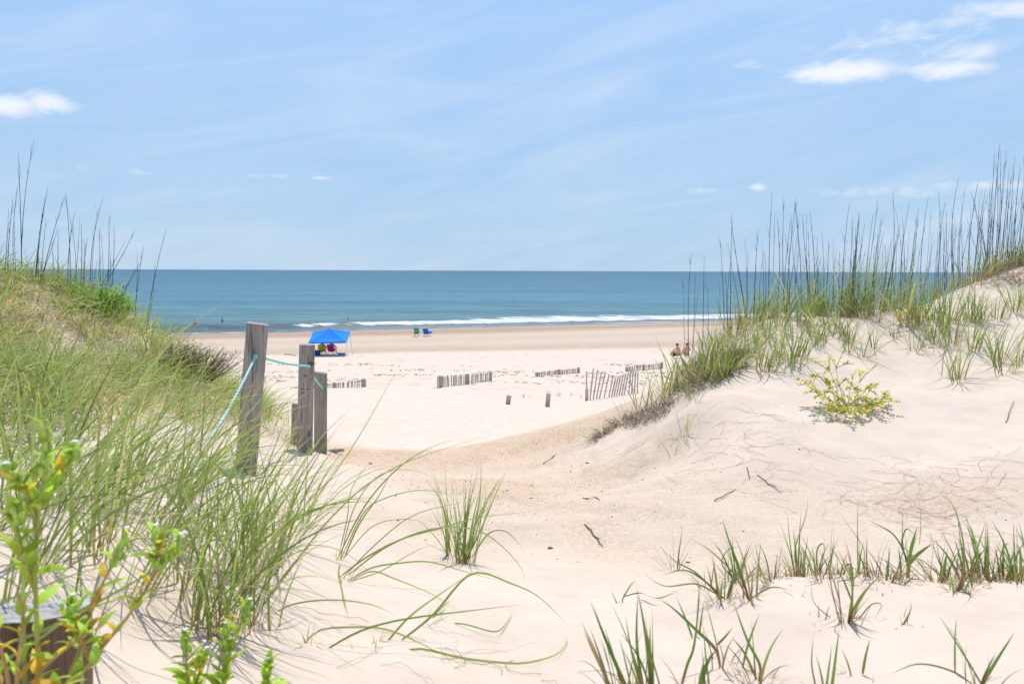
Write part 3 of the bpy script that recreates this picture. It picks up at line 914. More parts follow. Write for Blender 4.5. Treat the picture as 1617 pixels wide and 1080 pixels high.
# ------------------------------------------------------------------ tall dark sea oat stalks
def stalk(parent, b, tip, r0=0.0055, hairs=True):
    mb = MB()
    b = np.array(b); tip = np.array(tip)
    L = np.linalg.norm(tip - b)
    side = np.array([rng.normal(0, 0.02), rng.normal(0, 0.02), 0]) * L
    pts = [b + (tip - b) * t + side * 4 * t * (1 - t) for t in np.linspace(0, 1, 9)]
    mb.tube(pts, [r0 * (1 - 0.72 * t) for t in np.linspace(0, 1, 9)], 5)
    if hairs:
        for _ in range(int(rng.integers(3, 7))):
            t = rng.uniform(0.3, 0.92)
            q = b + (tip - b) * t + side * 4 * t * (1 - t)
            d = (tip - b) / L + np.array([rng.normal(0, 0.16), rng.normal(0, 0.16), 0])
            mb.tube([q, q + d * L * rng.uniform(0.05, 0.11)], [r0 * 0.35, r0 * 0.15], 4)
    return mb.build('stalk', M_STALK, parent, True)


RIGHT = [((1092, 400), 1090), ((1112, 407), 1110), ((1137, 377), 1144), ((1156, 336), 1154), ((1154, 343), 1182), ((1197, 364), 1190), ((1219, 304), 1215), ((1227, 343), 1223), ((1238, 311), 1240),
         ((1258, 309), 1242), ((1254, 316), 1265), ((1267, 339), 1284), ((1279, 334), 1290), ((1308, 378), 1299), ((1341, 322), 1329), ((1346, 343), 1336), ((1356, 336), 1349), ((1386, 316), 1359),
         ((1379, 338), 1364), ((1410, 304), 1402), ((1422, 352), 1395), ((1436, 320), 1423), ((1450, 338), 1432), ((1466, 311), 1454), ((1482, 302), 1475), ((1495, 348), 1490), ((1514, 280), 1509),
         ((1520, 330), 1514), ((1545, 284), 1528), ((1557, 298), 1536), ((1532, 302), 1562), ((1579, 227), 1566), ((1589, 238), 1571), ((1573, 256), 1568), ((1602, 247), 1587), ((1616, 247), 1598), ((1612, 266), 1605),
         ((1630, 252), 1622), ((1644, 270), 1640)]
LEFT = [((54, 221), 35), ((29, 243), 35), ((20, 315), 11), ((76, 295), 55), ((70, 322), 62), ((103, 309), 63), ((104, 306), 111), ((119, 332), 109), ((92, 365), 92), ((163, 313), 146), ((157, 361), 159),
        ((172, 339), 167), ((180, 358), 170), ((213, 365), 143), ((224, 411), 174), ((227, 390), 213), ((263, 361), 230), ((128, 354), 124), ((138, 376), 135), ((-18, 260), -12), ((-40, 310), -30)]


def sea_oats():
    def clump(px, tip, p, label, group, extra, spread):
        root = empty('sea_oat_clump', p, label, 'sea oats', group)
        d = p[1]
        T = unproj(tip[0], tip[1], d) - p
        stalk(root, (0, 0, -0.05), T, 0.0058)
        for _ in range(extra):
            bx, by = rng.normal(0, spread), rng.normal(0, spread)
            k = rng.uniform(0.55, 0.97)
            q = T * k + np.array([rng.normal(0, 0.05) + bx, rng.normal(0, 0.08) + by, 0])
            stalk(root, (bx, by, -0.05), q, rng.uniform(0.0028, 0.005))
    for i, (tip, px) in enumerate(sorted(RIGHT, key=lambda q: q[1])):
        if px > 1555:
            label, group = f'tallest dark sea oat stalks on the high ridge at right, {ORD[max(0, i - 30)]} clump from left', 'tall dark stalks at the right edge'
        elif px < 1150:
            label, group = f'thin dark stalks above the seaward thicket of right dune, {ORD[i]} clump from left', 'dark stalks above the seaward thicket'
        else:
            label, group = f'thin dark sea oat stalks on right dune skyline, {ORD[min(29, i - 3)]} clump from left', 'dark stalks along the right dune skyline'
        p = crest(px, 8.4, 11.8)
        clump(px, tip, p, label, group, 4 if 1280 < px < 1620 else 2, 0.09)
    names = {0: 'out of the frame'}
    for i, (tip, px) in enumerate(sorted(LEFT, key=lambda q: q[1])):
        p = crest(px, 7.0, 11.5)
        clump(px, tip, p, f'thin dark sea oat stalks rising from the left dune crest, {ORD[i]} clump from left', 'dark stalks on the left dune crest', 1, 0.05)


sea_oats()


# ------------------------------------------------------------------ tufts of the foreground, left and middle
def path3(pts, d0, d1=None, lift=0.012):
    """points of a blade: photograph positions at a distance, kept above the sand"""
    d1 = d0 if d1 is None else d1
    out = []
    for i, (px, py) in enumerate(pts):
        d = d0 + (d1 - d0) * i / max(1, len(pts) - 1)
        h = hit(px, py)
        if h is not None and h[1] < d + 0.02:
            d = h[1] - 0.02 if i else h[1]
        q = unproj(px, py, d)
        if i: q[2] = max(q[2], gz(q[0], q[1]) + lift)
        out.append(q)
    return out


TRACED = [
    ('three long blades arching right, rooted in the lower middle sand', [
        ([(593, 1026), (644, 976), (693, 939), (744, 904)], .012), ([(609, 1020), (681, 973), (744, 906), (807, 921), (852, 943), (900, 989)], .013),
        ([(617, 1030), (659, 1034), (733, 1041), (807, 1047), (844, 1045), (881, 1032), (896, 1013), (885, 1002)], .013)]),
    ('two long blades lying low across the sand, left of the three arching ones', [
        ([(487, 1033), (556, 1002), (607, 984), (667, 973), (733, 965), (826, 954)], .011), ([(467, 1028), (500, 997), (556, 990), (607, 993), (659, 1013), (756, 1069)], .010)]),
    ('spreading tuft of long flat blades bent right above the sand hollow', [
        ([(543, 917), (585, 902), (622, 913), (681, 939), (737, 974)], .009), ([(544, 913), (585, 897), (630, 889), (678, 887), (733, 902), (789, 917)], .011),
        ([(528, 910), (578, 880), (637, 850), (696, 834), (756, 817), (837, 808)], .012), ([(548, 902), (607, 865), (667, 839), (719, 832), (763, 841), (800, 869), (826, 902), (831, 936)], .012),
        ([(536, 911), (590, 862), (650, 815), (720, 795), (770, 790)], .008), ([(540, 914), (600, 902), (660, 868), (700, 858)], .007)]),
    ('upright dark green tuft with long arched blades left of the middle tuft', [
        ([(531, 880), (563, 821), (593, 776), (637, 732), (681, 706), (726, 691)], .011), ([(541, 880), (567, 828), (600, 780), (622, 736)], .012),
        ([(535, 882), (574, 810), (607, 787), (659, 774), (704, 780), (722, 802)], .009), ([(541, 876), (535, 902), (543, 947), (550, 989)], .011),
        ([(536, 880), (560, 800), (600, 750), (650, 742), (700, 760)], .008), ([(533, 878), (548, 820), (556, 770), (590, 720)], .008), ([(538, 880), (590, 830), (650, 820), (690, 835)], .007)]),
    ('two stiff upright blades at the lower left of the sand hollow', [
        ([(426, 1015), (424, 939), (428, 887), (441, 828), (452, 791)], .014), ([(435, 1010), (448, 954), (469, 899), (486, 860)], .009)]),
    ('single low blade curving right over shadowed sand', [([(411, 978), (456, 956), (522, 947), (585, 954), (630, 973)], .009)]),
    ('short single blade leaning right by the arching blades', [([(669, 989), (692, 967), (715, 945)], .009)]),
    ('long hooked blade tip lying on the sand in the lower middle', [([(690, 975), (733, 986), (781, 997), (800, 984), (812, 963)], .009)]),
]
for lab, bl in TRACED:
    p0 = hit(*bl[0][0][0])
    parts = []
    for pts, W in bl:
        b = hit(*pts[0])
        q = np.array(path3(pts, b[1], b[1] + 0.25)) - p0
        q[0][2] -= 0.02
        parts.append(ribbon(q, W * 0.66, rng.uniform(0.45, 0.95), rng.uniform(0, 0.3)))
    parts.append(tuft_parts(0.10, 5, 0.02, 0.006, 0.9, 1.2, (0.1, 0), 0.9))
    place_tuft('grass_tuft', p0, parts, lab, 'grass tuft', 'long bladed tufts in the foreground sand', M_GRASS)

# the middle tuft: two bunches of stiff blades on a hump
p0 = hit(727, 887)
parts = []
for cx, cy, n, hh in [(712, 874, 16, 130), (728, 885, 30, 140), (740, 888, 18, 125)]:
    c = hit(cx, cy)
    v, f, t = tuft_parts(px2m(c, hh) * 1.1, n, 0.035, 0.0075, 0.32, 0.55, (0.05, 0), 0.12)
    parts.append((v + (c - p0), f, t))
for pts in ([(735, 887), (762, 830), (785, 775), (803, 738)], [(712, 873), (700, 800), (672, 755)], [(745, 880), (772, 842), (800, 840), (828, 868)], [(738, 884), (757, 790), (760, 720)]):
    c = hit(*pts[0])
    parts.append(ribbon(np.array(path3(pts, c[1])) - p0, 0.008, 0.5, 0.1))
place_tuft('grass_tuft', p0, parts, 'upright green tuft with red brown stem bases, alone in the middle of the sand', 'grass tuft', None, M_GRASS)

# large green tufts bending right on the near left slope
NEARLEFT = [(25, 815, 250, 34, .10), (75, 800, 240, 34, .10), (130, 800, 250, 36, .10), (185, 792, 230, 34, .10), (235, 772, 210, 34, .10), (282, 792, 200, 30, .08), (300, 770, 190, 30, .08),
            (160, 880, 240, 18, .06), (60, 900, 300, 18, .05), (272, 868, 210, 22, .06), (330, 850, 200, 26, .07), (360, 905, 240, 30, .07), (398, 860, 190, 26, .07), (428, 900, 220, 22, .06),
            (322, 1000, 270, 26, .05), (350, 1015, 280, 26, .05), (384, 1000, 250, 18, .05), (455, 862, 170, 16, .06), (15, 960, 330, 14, .05), (-40, 840, 260, 30, .1), (110, 735, 160, 22, .12), (30, 740, 170, 22, .12),
            (200, 735, 150, 22, .1), (480, 835, 150, 12, .05), (215, 950, 230, 12, .05), (120, 1000, 260, 10, .05), (290, 935, 250, 20, .06), (250, 840, 230, 24, .08), (200, 850, 230, 22, .08), (395, 930, 240, 18, .05)]
for i, (px, py, h, n, sp) in enumerate(sorted(NEARLEFT)):
    p = hit(px, py)
    H = px2m(p, h)
    wx = rng.uniform(-0.05, 0.58)
    parts = [tuft_parts(H * 1.2, int(n * 0.62), sp, 0.0092, 0.40, 1.25, (wx, 0.02), 0.08, 10, 0.2, 0.55), tuft_parts(H * 1.0, int(n * 0.5), sp * 1.3, 0.006, 0.55, 1.9, (wx + .12, 0), 0.12, 10, 0.2, 0.5), tuft_parts(H * 0.5, max(4, n // 4), sp, 0.006, 0.9, 1.3, (0.2, 0), 0.95)]
    dens = 'thick' if n > 28 else 'open'
    place_tuft('grass_tuft', p, parts, f'{dens} long bladed green tuft on the near left slope, {ORD[i]} from left', 'grass tuft', 'long green tufts on the near left slope', M_GRASS)

# wispy tufts round the foot of the three posts
for i, (px, py, h, n) in enumerate([(345, 655, 45, 14), (372, 650, 50, 16), (425, 668, 60, 22), (440, 690, 60, 22), (455, 672, 60, 20), (412, 652, 55, 18), (462, 702, 42, 14), (345, 690, 46, 10), (487, 724, 36, 7), (470, 726, 30, 6)]):
    p = hit(px, py)
    place_tuft('grass_tuft', p, tuft_parts(px2m(p, h), n, 0.10, 0.0065, 0.55, 1.1, (0.15, 0), 0.4), 'low pale green grass tuft growing round the foot of the grey posts', 'grass tuft', 'low tufts among the rope posts', M_GRASS)


# ------------------------------------------------------------------ sprouts of the foreground, right
def sprout(px, py, h, n, W, label, traced=(), dead=4, lean=0.35, bend=0.7, wind=0.0, group='sprouts on the near right sand lip', sp=0.03):
    p = hit(px, py)
    H = px2m(p, h)
    parts = []
    if n: parts.append(tuft_parts(H * 1.05, int(n * 1.3), sp, W, lean, bend, (wind, 0), 0.18, 9, 0.2, 0.5))
    if dead: parts.append(tuft_parts(H * 0.62, int(dead * 2.4), sp * 1.9, 0.0046, 1.0, 2.0, (0, -0.05), 1.0, 8))
    for pts, w, dr in traced:
        c = hit(*pts[0])
        parts.append(ribbon(np.array(path3(pts, min(c[1], p[1] + .15))) - p, w * 0.82, rng.uniform(0.2, 0.7), dr))
    place_tuft('grass_sprout', p, parts, label, 'grass sprout', group, M_SPROUT)


sprout(1140, 945, 70, 7, .009, 'leftmost brown stemmed sprout on the lip, leaves bent left', [([(1145, 946), (1110, 915), (1080, 900), (1045, 908)], .011, .1), ([(1140, 945), (1100, 905), (1065, 885), (1045, 865)], .010, .1), ([(1142, 944), (1100, 922), (1050, 925), (1016, 905)], .008, .3)], 8)
sprout(1185, 950, 100, 3, .010, 'tall sprout with one long pointed green leaf above the sand lip', [([(1184, 950), (1168, 900), (1150, 850), (1140, 818)], .017, 0), ([(1182, 948), (1158, 905), (1120, 868), (1092, 852)], .010, .2), ([(1186, 948), (1176, 890), (1160, 845)], .010, .5)], 6)
sprout(1165, 920, 80, 6, .009, 'bushy short sprout behind the tall pointed leaf', [([(1165, 920), (1140, 890), (1150, 868), (1170, 862)], .010, .1)], 8)
sprout(1065, 908, 78, 4, .007, 'thin sprout at the left end of the lip')
sprout(1200, 916, 52, 5, .007, 'low thin sprout between the tall pointed leaf and the bushy row')
sprout(1222, 915, 60, 5, .008, 'small upright sprout left of the bushy row')
sprout(1258, 916, 95, 8, .010, 'sprout with long upright green blades in the bushy row', [([(1257, 915), (1248, 860), (1243, 810)], .010, 0), ([(1262, 916), (1255, 870), (1272, 815), (1276, 782)], .009, .1)], 10)
sprout(1292, 915, 75, 9, .010, 'dense bushy sprout with curled leaves in the row', [([(1292, 914), (1290, 870), (1300, 858), (1303, 880)], .013, .1), ([(1295, 914), (1278, 870), (1262, 840)], .010, .1)], 12)
sprout(1322, 914, 70, 6, .009, 'sprout right of the curled one with brown blades', (), 9)
sprout(1356, 916, 85, 5, .009, 'sprout with the tallest dark seed stem in the row', [([(1355, 914), (1354, 850), (1355, 785)], .009, .15), ([(1358, 914), (1365, 870), (1340, 830), (1325, 808)], .007, .6)], 10)
sprout(1390, 914, 55, 4, .008, 'short brown sprout right of the tallest seed stem', (), 9)
sprout(1335, 990, 105, 4, .010, 'lone sprout with forked stems in front of the lip', [([(1344, 990), (1346, 940), (1347, 915), (1368, 900)], .013, .1), ([(1345, 948), (1330, 912), (1316, 895)], .012, 0), ([(1346, 930), (1345, 895), (1336, 892), (1332, 902)], .013, 0),
        ([(1328, 992), (1312, 920), (1312, 870), (1315, 822)], .007, .8), ([(1330, 992), (1325, 940), (1322, 905)], .008, .7), ([(1325, 985), (1285, 950), (1283, 905)], .005, .8), ([(1350, 985), (1375, 955), (1392, 955), (1380, 985)], .006, .9)], 6)
sprout(1300, 992, 34, 3, .007, 'tiny flattened sprout left of the forked stems', (), 4, 1.0)
sprout(1432, 917, 90, 3, .012, 'sprout with broad bright green leaves spreading from a brown stem', [([(1432, 917), (1436, 885), (1440, 860), (1449, 830)], .024, 0), ([(1434, 900), (1432, 884), (1412, 845), (1370, 820)], .013, 0), ([(1437, 890), (1448, 876), (1472, 858)], .018, 0),
        ([(1434, 886), (1424, 860), (1430, 836), (1438, 838), (1446, 848)], .012, 0), ([(1433, 900), (1425, 850), (1426, 795)], .007, .4), ([(1452, 860), (1454, 820), (1451, 780)], .005, .6)], 6)
sprout(1408, 928, 42, 3, .008, 'short curled brown sprout in front of the broad leaves', [([(1406, 927), (1415, 905), (1422, 890)], .013, 1)], 9, 1.0)
sprout(1388, 934, 26, 2, .006, 'small dead curled sprout on the sand in front of the lip', (), 7, 1.1)
sprout(1480, 917, 85, 6, .009, 'sprout of brown red blades leaning left right of the broad leaves', [([(1498, 917), (1480, 880), (1467, 835)], .008, .8), ([(1496, 917), (1484, 885), (1478, 850)], .009, .3)], 10, .5, .7, -.2)
sprout(1513, 938, 60, 5, .010, 'thick brown stem base with long blade rising behind', [([(1512, 938), (1522, 900), (1520, 850), (1506, 800), (1486, 780)], .013, .05), ([(1516, 936), (1526, 905)], .016, 1), ([(1510, 937), (1520, 905)], .014, 1)], 9)
sprout(1530, 915, 85, 9, .010, 'crowded sprout with upright green blades near the right edge', [([(1528, 914), (1545, 860), (1557, 822)], .010, .1), ([(1525, 914), (1516, 850), (1512, 812)], .009, .2)], 12)
sprout(1557, 916, 95, 9, .009, 'crowded sprout with red brown stems near the right edge', [([(1554, 914), (1556, 850), (1558, 820)], .008, .6)], 14)
sprout(1585, 918, 75, 8, .009, 'bushy sprout with arching leaves near the right edge', [([(1586, 916), (1580, 880), (1590, 858), (1598, 862)], .011, .1)], 12)
sprout(1610, 918, 90, 8, .011, 'rightmost sprout with broad leaf and dark stem cut by the frame', [([(1606, 916), (1606, 850), (1606, 818)], .006, .7), ([(1612, 910), (1611, 870), (1604, 858)], .022, 0)], 8)
sprout(1640, 916, 90, 8, .011, 'sprout beyond the right end of the lip row')
sprout(983, 947, 50, 2, .007, 'small bent sprout alone left of the lip', [([(982, 947), (995, 925), (1004, 915)], .008, 0), ([(984, 942), (1010, 936), (1040, 944), (1075, 930)], .008, .1)], 2, .9)
sprout(1252, 950, 26, 2, .006, 'dead curled blade lying on the sand below the bushy row', [([(1180, 948), (1215, 928), (1240, 940), (1256, 952)], .007, .9)], 5, 1.1)
sprout(1428, 988, 44, 2, .007, 'single brown upright blade in the middle of the near right sand', [([(1424, 990), (1436, 968), (1440, 950)], .009, 1)], 3, .5)
for px in np.linspace(1108, 1630, 17):
    px = float(px + rng.uniform(-16, 16)); py = float(915 + rng.uniform(-2, 14))
    sprout(px, py, float(rng.uniform(45, 78)), int(rng.integers(3, 6)), .0075, 'low tangled brown and green sprout filling the near right lip row', (), int(rng.integers(5, 10)), .5, 1.0, float(rng.uniform(-.25, .25)), 'low filler sprouts of the lip row')
NF = 'broad bladed sprouts at the lower frame edge'
sprout(985, 1120, 150, 5, .013, 'group of tall blades rising at the bottom edge, left', [([(1000, 1110), (965, 1030), (932, 948)], .016, 0), ([(975, 1105), (940, 1035), (922, 995)], .011, .1), ([(990, 1112), (973, 1050), (955, 990)], .011, .1), ([(1003, 1112), (990, 1055), (978, 1005)], .008, .2)], 4, .3, .3, -.12, NF)
sprout(1030, 1120, 170, 5, .013, 'group of tall blades rising at the bottom edge with one vertical spear', [([(1020, 1112), (1006, 1020), (1007, 935)], .013, 0), ([(1022, 1112), (1000, 1040), (987, 968)], .010, .2), ([(1035, 1110), (1010, 1040), (980, 998)], .010, .1), ([(1050, 1110), (1028, 1030), (1018, 970)], .007, .7)], 4, .25, .3, -.05, NF)
sprout(1105, 1112, 130, 2, .012, 'curved broad leaf at the bottom edge beside thin upright blades', [([(1100, 1105), (1110, 1065), (1120, 1040), (1132, 1025)], .020, 0), ([(1070, 1105), (1085, 1050), (1096, 1018), (1106, 930)], .011, .1), ([(1122, 1100), (1115, 1040), (1110, 985)], .008, .3)], 4, .35, .4, 0, NF)
sprout(1137, 1056, 85, 2, .009, 'sprout with a long diagonal blade pointing up left', [([(1138, 1056), (1130, 1025), (1100, 995), (1065, 962), (1040, 944)], .015, 0), ([(1132, 1018), (1145, 1005), (1157, 990)], .009, .2), ([(1137, 1040), (1125, 990), (1112, 940)], .006, .4)], 4, .3, .5, 0, NF)
sprout(1096, 1016, 60, 2, .008, 'thin forked sprout above the curved broad leaf', [([(1097, 1016), (1082, 975), (1068, 942)], .010, 0), ([(1098, 1016), (1102, 960), (1104, 920)], .008, 0)], 3, .4, .5, 0, NF)
sprout(1196, 1074, 100, 3, .010, 'sprout with crossing green blades and a pale base', [([(1198, 1076), (1200, 1050), (1180, 1010), (1158, 950)], .013, 0), ([(1195, 1072), (1175, 1030), (1155, 1005)], .012, 0), ([(1172, 1056), (1182, 1015), (1199, 968)], .010, 0)], 8, .4, .6, 0, NF)
sprout(1312, 1110, 140, 1, .010, 'pair of upright spears at the bottom edge in the middle right', [([(1310, 1110), (1318, 1050), (1325, 992)], .013, 0), ([(1302, 1110), (1308, 1060), (1314, 1018)], .010, .1), ([(1292, 1100), (1282, 1050), (1284, 1005)], .008, .2)], 2, .2, .3, 0, NF)
sprout(1362, 1066, 58, 1, .008, 'single short green spear right of the pair of spears', [([(1362, 1064), (1367, 1035), (1374, 1008)], .012, 0)], 2, .3, .4, 0, NF)
sprout(1545, 1095, 110, 2, .010, 'sprout of crossing blades at the bottom right corner', [([(1545, 1090), (1575, 1040), (1602, 998)], .012, 0), ([(1556, 1090), (1520, 1030), (1482, 970)], .010, .1), ([(1508, 1062), (1508, 1015), (1510, 974)], .010, 0), ([(1540, 1082), (1500, 1058), (1450, 1048), (1405, 1064)], .007, .5)], 6, .6, .7, 0, NF)

for i, (px, py) in enumerate([(1560, 436), (1578, 428), (1597, 424), (1615, 420), (1588, 445), (1610, 440), (1632, 424)]):
    p = crest(px, 9.5, 12.5) if i < 4 else hit(px, py)
    n = 130
    r = 0.3 * np.sqrt(U(0, 1, n)); a = U(0, 2 * PI, n)
    bx, by = r * np.cos(a), r * np.sin(a)
    bz = ground(bx + p[0], by + p[1]) - p[2]
    q = blades(np.stack([bx, by, bz - 0.01], 1), U(0, 2 * PI, n), U(0.6, 1.5, n), U(-.3, 1.0, n), U(0.1, 0.34, n), U(0.004, 0.009, n), U(0.3, 1, n), U(0, 1, n), 5, 0, U(-1, 1, n), U(-1, 1, n))
    place_tuft('dead_grass_clump', p, q, 'flattened brown dead grass thatch on the high ridge at the right edge', 'dead grass', 'dead thatch on the high right ridge', M_DEAD)

for lab, bl in [
    ('pale long blades close to the camera at the left edge, arching up right', [([(150, 790), (195, 650), (275, 535), (362, 472)], .011, 2.6), ([(112, 770), (104, 620), (88, 520), (72, 448)], .011, 2.5), ([(160, 720), (235, 610), (335, 545)], .010, 2.7), ([(20, 900), (32, 760), (30, 640), (22, 560)], .010, 2.3),
        ([(60, 900), (50, 740), (62, 600)], .009, 2.4)]),
    ('green blades crossing low in front of the dark stump', [([(-30, 1040), (80, 990), (200, 925), (330, 850)], .008, 1.72), ([(-30, 1075), (60, 1010), (130, 965), (240, 930)], .007, 1.70), ([(-20, 975), (60, 930), (140, 900), (210, 890)], .006, 1.75), ([(130, 1110), (125, 1010), (95, 900), (92, 850)], .008, 1.7),
        ([(40, 1110), (36, 960), (38, 820), (30, 690)], .009, 1.72)]),
    ('long thin blades rising in front of the upright dark green tuft', [([(400, 960), (470, 830), (560, 700), (640, 560)], .006, 2.9), ([(410, 965), (520, 820), (620, 740), (760, 690)], .007, 2.95), ([(380, 950), (420, 830), (500, 700), (560, 640)], .007, 2.9), ([(330, 940), (420, 850), (540, 790), (610, 800)], .007, 2.8)])]:
    p0 = unproj(*bl[0][0][0], bl[0][2]); p0[2] = gz(p0[0], p0[1])
    parts = []
    for pts, W, d in bl:
        q = np.array([unproj(u, v, d) for u, v in pts])
        foot = q[0].copy(); foot[2] = gz(foot[0], foot[1]) - 0.02
        if q[0][2] > foot[2] + 0.05: q = np.vstack([foot, q])
        parts.append(ribbon(q - p0, W, rng.uniform(.5, .95), rng.uniform(0.1, .35)))
    place_tuft('grass_tuft', p0, parts, lab, 'grass tuft', 'long blades close to the camera', M_GRASS)

# ------------------------------------------------------------------ posts and rope
def wood(name, lo, hi, scale=1.0):
    m, k, p, _ = new_mat(name)
    tc = k.n('ShaderNodeTexCoord')
    mp = k.n('ShaderNodeMapping'); mp.inputs['Scale'].default_value = (60 * scale, 60 * scale, 2.6 * scale); k.l(tc.outputs['Object'], mp.inputs[0])
    g = k.n('ShaderNodeTexNoise', i_Scale=1.0, i_Detail=6.0, i_Roughness=0.65, i_Distortion=0.5); k.l(mp.outputs[0], g.inputs['Vector'])
    mp2 = k.n('ShaderNodeMapping'); mp2.inputs['Scale'].default_value = (9 * scale, 9 * scale, 3.0 * scale); k.l(tc.outputs['Object'], mp2.inputs[0])
    b = k.n('ShaderNodeTexNoise', i_Scale=1.0, i_Detail=4.0); k.l(mp2.outputs[0], b.inputs['Vector'])
    mp3 = k.n('ShaderNodeMapping'); mp3.inputs['Scale'].default_value = (26 * scale, 26 * scale, 0.9 * scale); k.l(tc.outputs['Object'], mp3.inputs[0])
    cr = k.n('ShaderNodeTexNoise', i_Scale=1.0, i_Detail=2.0); k.l(mp3.outputs[0], cr.inputs['Vector'])
    crack = k.maprange(k.m('ABSOLUTE', k.m('SUBTRACT', cr.outputs['Fac'], 0.5)), 0.0, 0.022, 1.0, 0.0)
    c = k.ramp(g.outputs['Fac'], [(0.28, lo), (0.68, hi)])
    c = k.mix(k.maprange(b.outputs['Fac'], 0.4, 0.75, 0.0, 0.5), c, tuple(v * 0.62 for v in lo))
    c = k.mix(k.m('MULTIPLY', crack, 0.75), c, tuple(v * 0.3 for v in lo))
    k.l(c, p.inputs['Base Color'])
    p.inputs['Roughness'].default_value = 0.85
    bp = k.n('ShaderNodeBump', i_Strength=0.5, i_Distance=0.004)
    k.l(k.m('SUBTRACT', g.outputs['Fac'], crack), bp.inputs['Height']); k.l(bp.outputs[0], p.inputs['Normal'])
    return m


M_POST = wood('weathered_post_wood', (0.23, 0.195, 0.17), (0.44, 0.39, 0.345))
M_SLAT = wood('weathered_slat_wood', (0.40, 0.345, 0.30), (0.62, 0.55, 0.49), 0.35)
M_STUMP = wood('dark_piling_wood', (0.10, 0.058, 0.03), (0.28, 0.18, 0.10))
M_STUMPTOP = simple('grey_cut_wood', (0.36, 0.345, 0.335), 0.9, 0.5, 30, 0, 0.5)
M_HOLE = simple('nail_hole_dark', (0.045, 0.03, 0.025), 0.8, 0.2)
M_ROPEW = simple('white_rope_strand', (0.72, 0.74, 0.72), 0.8, 0.1, 60)


def rope_mat():
    m, k, p, _ = new_mat('turquoise_rope')
    u = k.n('ShaderNodeAttribute', attribute_name='along').outputs['Fac']
    v = k.n('ShaderNodeAttribute', attribute_name='round').outputs['Fac']
    w1 = k.m('SINE', k.m('ADD', k.m('MULTIPLY', u, 170.0), k.m('MULTIPLY', v, 2 * PI)))
    w2 = k.m('SINE', k.m('SUBTRACT', k.m('MULTIPLY', u, 170.0), k.m('MULTIPLY', v, 2 * PI)))
    teal = k.mix(k.maprange(w1, -0.2, 0.5), (0.15, 0.62, 0.56), (0.30, 0.74, 0.68))
    braid = k.mix(k.maprange(k.m('MULTIPLY', w1, w2), -0.35, 0.25), (0.34, 0.78, 0.74), (0.03, 0.15, 0.20))
    braid = k.mix(k.maprange(w2, 0.5, 0.8), braid, (0.75, 0.85, 0.84))
    k.l(k.mix(k.n('ShaderNodeAttribute', attribute_name='braided').outputs['Fac'], teal, braid), p.inputs['Base Color'])
    p.inputs['Roughness'].default_value = 0.6
    bp = k.n('ShaderNodeBump', i_Strength=0.6, i_Distance=0.003); k.l(w1, bp.inputs['Height']); k.l(bp.outputs[0], p.inputs['Normal'])
    return m


def make_post(name, base_px, top_px, size, label, cat, group=None, deep=0.45, yaw=0.06, d=None, mat=None, cut=0.0, flat=1.0):
    p = hit(*base_px) if d is None else unproj(base_px[0], base_px[1], d)
    t = unproj(top_px[0], top_px[1], p[1])
    root = empty(name, p, label, cat, group)
    ax = Vector(t - p); L = ax.length; ax.normalize()
    y = Vector((math.sin(yaw), math.cos(yaw), 0)); x = y.cross(ax).normalized(); y = ax.cross(x).normalized()
    R = Matrix((x, y, ax)).transposed()
    h = size / 2
    zs = [-deep, 0, L * 0.33, L * 0.66, L]
    ch = 0.10 * h
    ring = [(h - ch, -h * flat), (h, -h * flat + ch), (h, h * flat - ch), (h - ch, h * flat), (-h + ch, h * flat), (-h, h * flat - ch), (-h, -h * flat + ch), (-h + ch, -h * flat)]
    V = []
    for i, z in enumerate(zs):
        for (a, b) in ring:
            zz = z + (cut * a / h + rng.uniform(-.002, .002) if i == 4 else 0)
            V.append(R @ Vector((a * (1 + rng.uniform(-.012, .012)), b * (1 + rng.uniform(-.012, .012)), zz)))
    Fc = [tuple(range(8))[::-1]]
    for i in range(4):
        for j in range(8):
            Fc.append((i * 8 + j, i * 8 + (j + 1) % 8, (i + 1) * 8 + (j + 1) % 8, (i + 1) * 8 + j))
    Fc.append(tuple(range(32, 40)))
    body = mesh_obj('shaft', V, Fc, mat or M_POST, root)
    return root, p, R, L, h, body


ROOT1, P1, R1, L1, H1, _b = make_post('wooden_post', (388, 748), (407, 511), 0.145, 'large grey wooden post leaning right, nearest of the rope posts', 'post', 'grey wooden rope posts', yaw=-0.27, cut=-0.006)
ROOT2, P2, R2, L2, H2, _b = make_post('wooden_post', (481, 718), (485, 544), 0.146, 'upright grey wooden post with knots and a row of nail holes', 'post', 'grey wooden rope posts', yaw=-0.22)
ROOT3, P3, R3, L3, H3, _b = make_post('wooden_post', (506, 712), (506.5, 588), 0.142, 'shorter grey wooden post with chipped top, half hidden behind another', 'post', 'grey wooden rope posts', yaw=-0.26, cut=-0.012)
make_post('wooden_stake', (466, 702), (467.5, 637), 0.07, 'short brown wooden stake behind the middle rope post', 'stake', None, yaw=0.2, d=9.0)


def nail_holes(root, R, h, spots, r=0.0055):  # nail holes as flush dark discs, the shade inside them put into the colour
    for a, z in spots:
        mb = MB()
        c = R @ Vector((a * h, -h - 0.0015, z))
        mb.tube([c, c + R @ Vector((0, 0.006, 0))], r, 7)
        mb.build('nail_hole', M_HOLE, root)


def knot(root, R, h, a, z, rx, rz):
    mb = MB()
    n = 12
    V = [R @ Vector((a * h, -h - 0.0022, z))] + [R @ Vector((a * h + rx * math.cos(2 * PI * i / n), -h - 0.0012, z + rz * math.sin(2 * PI * i / n))) for i in range(n)]
    mb.add(V, [(0, 1 + i, 1 + (i + 1) % n) for i in range(n)])
    mb.build('wood_knot', M_STUMP, root)


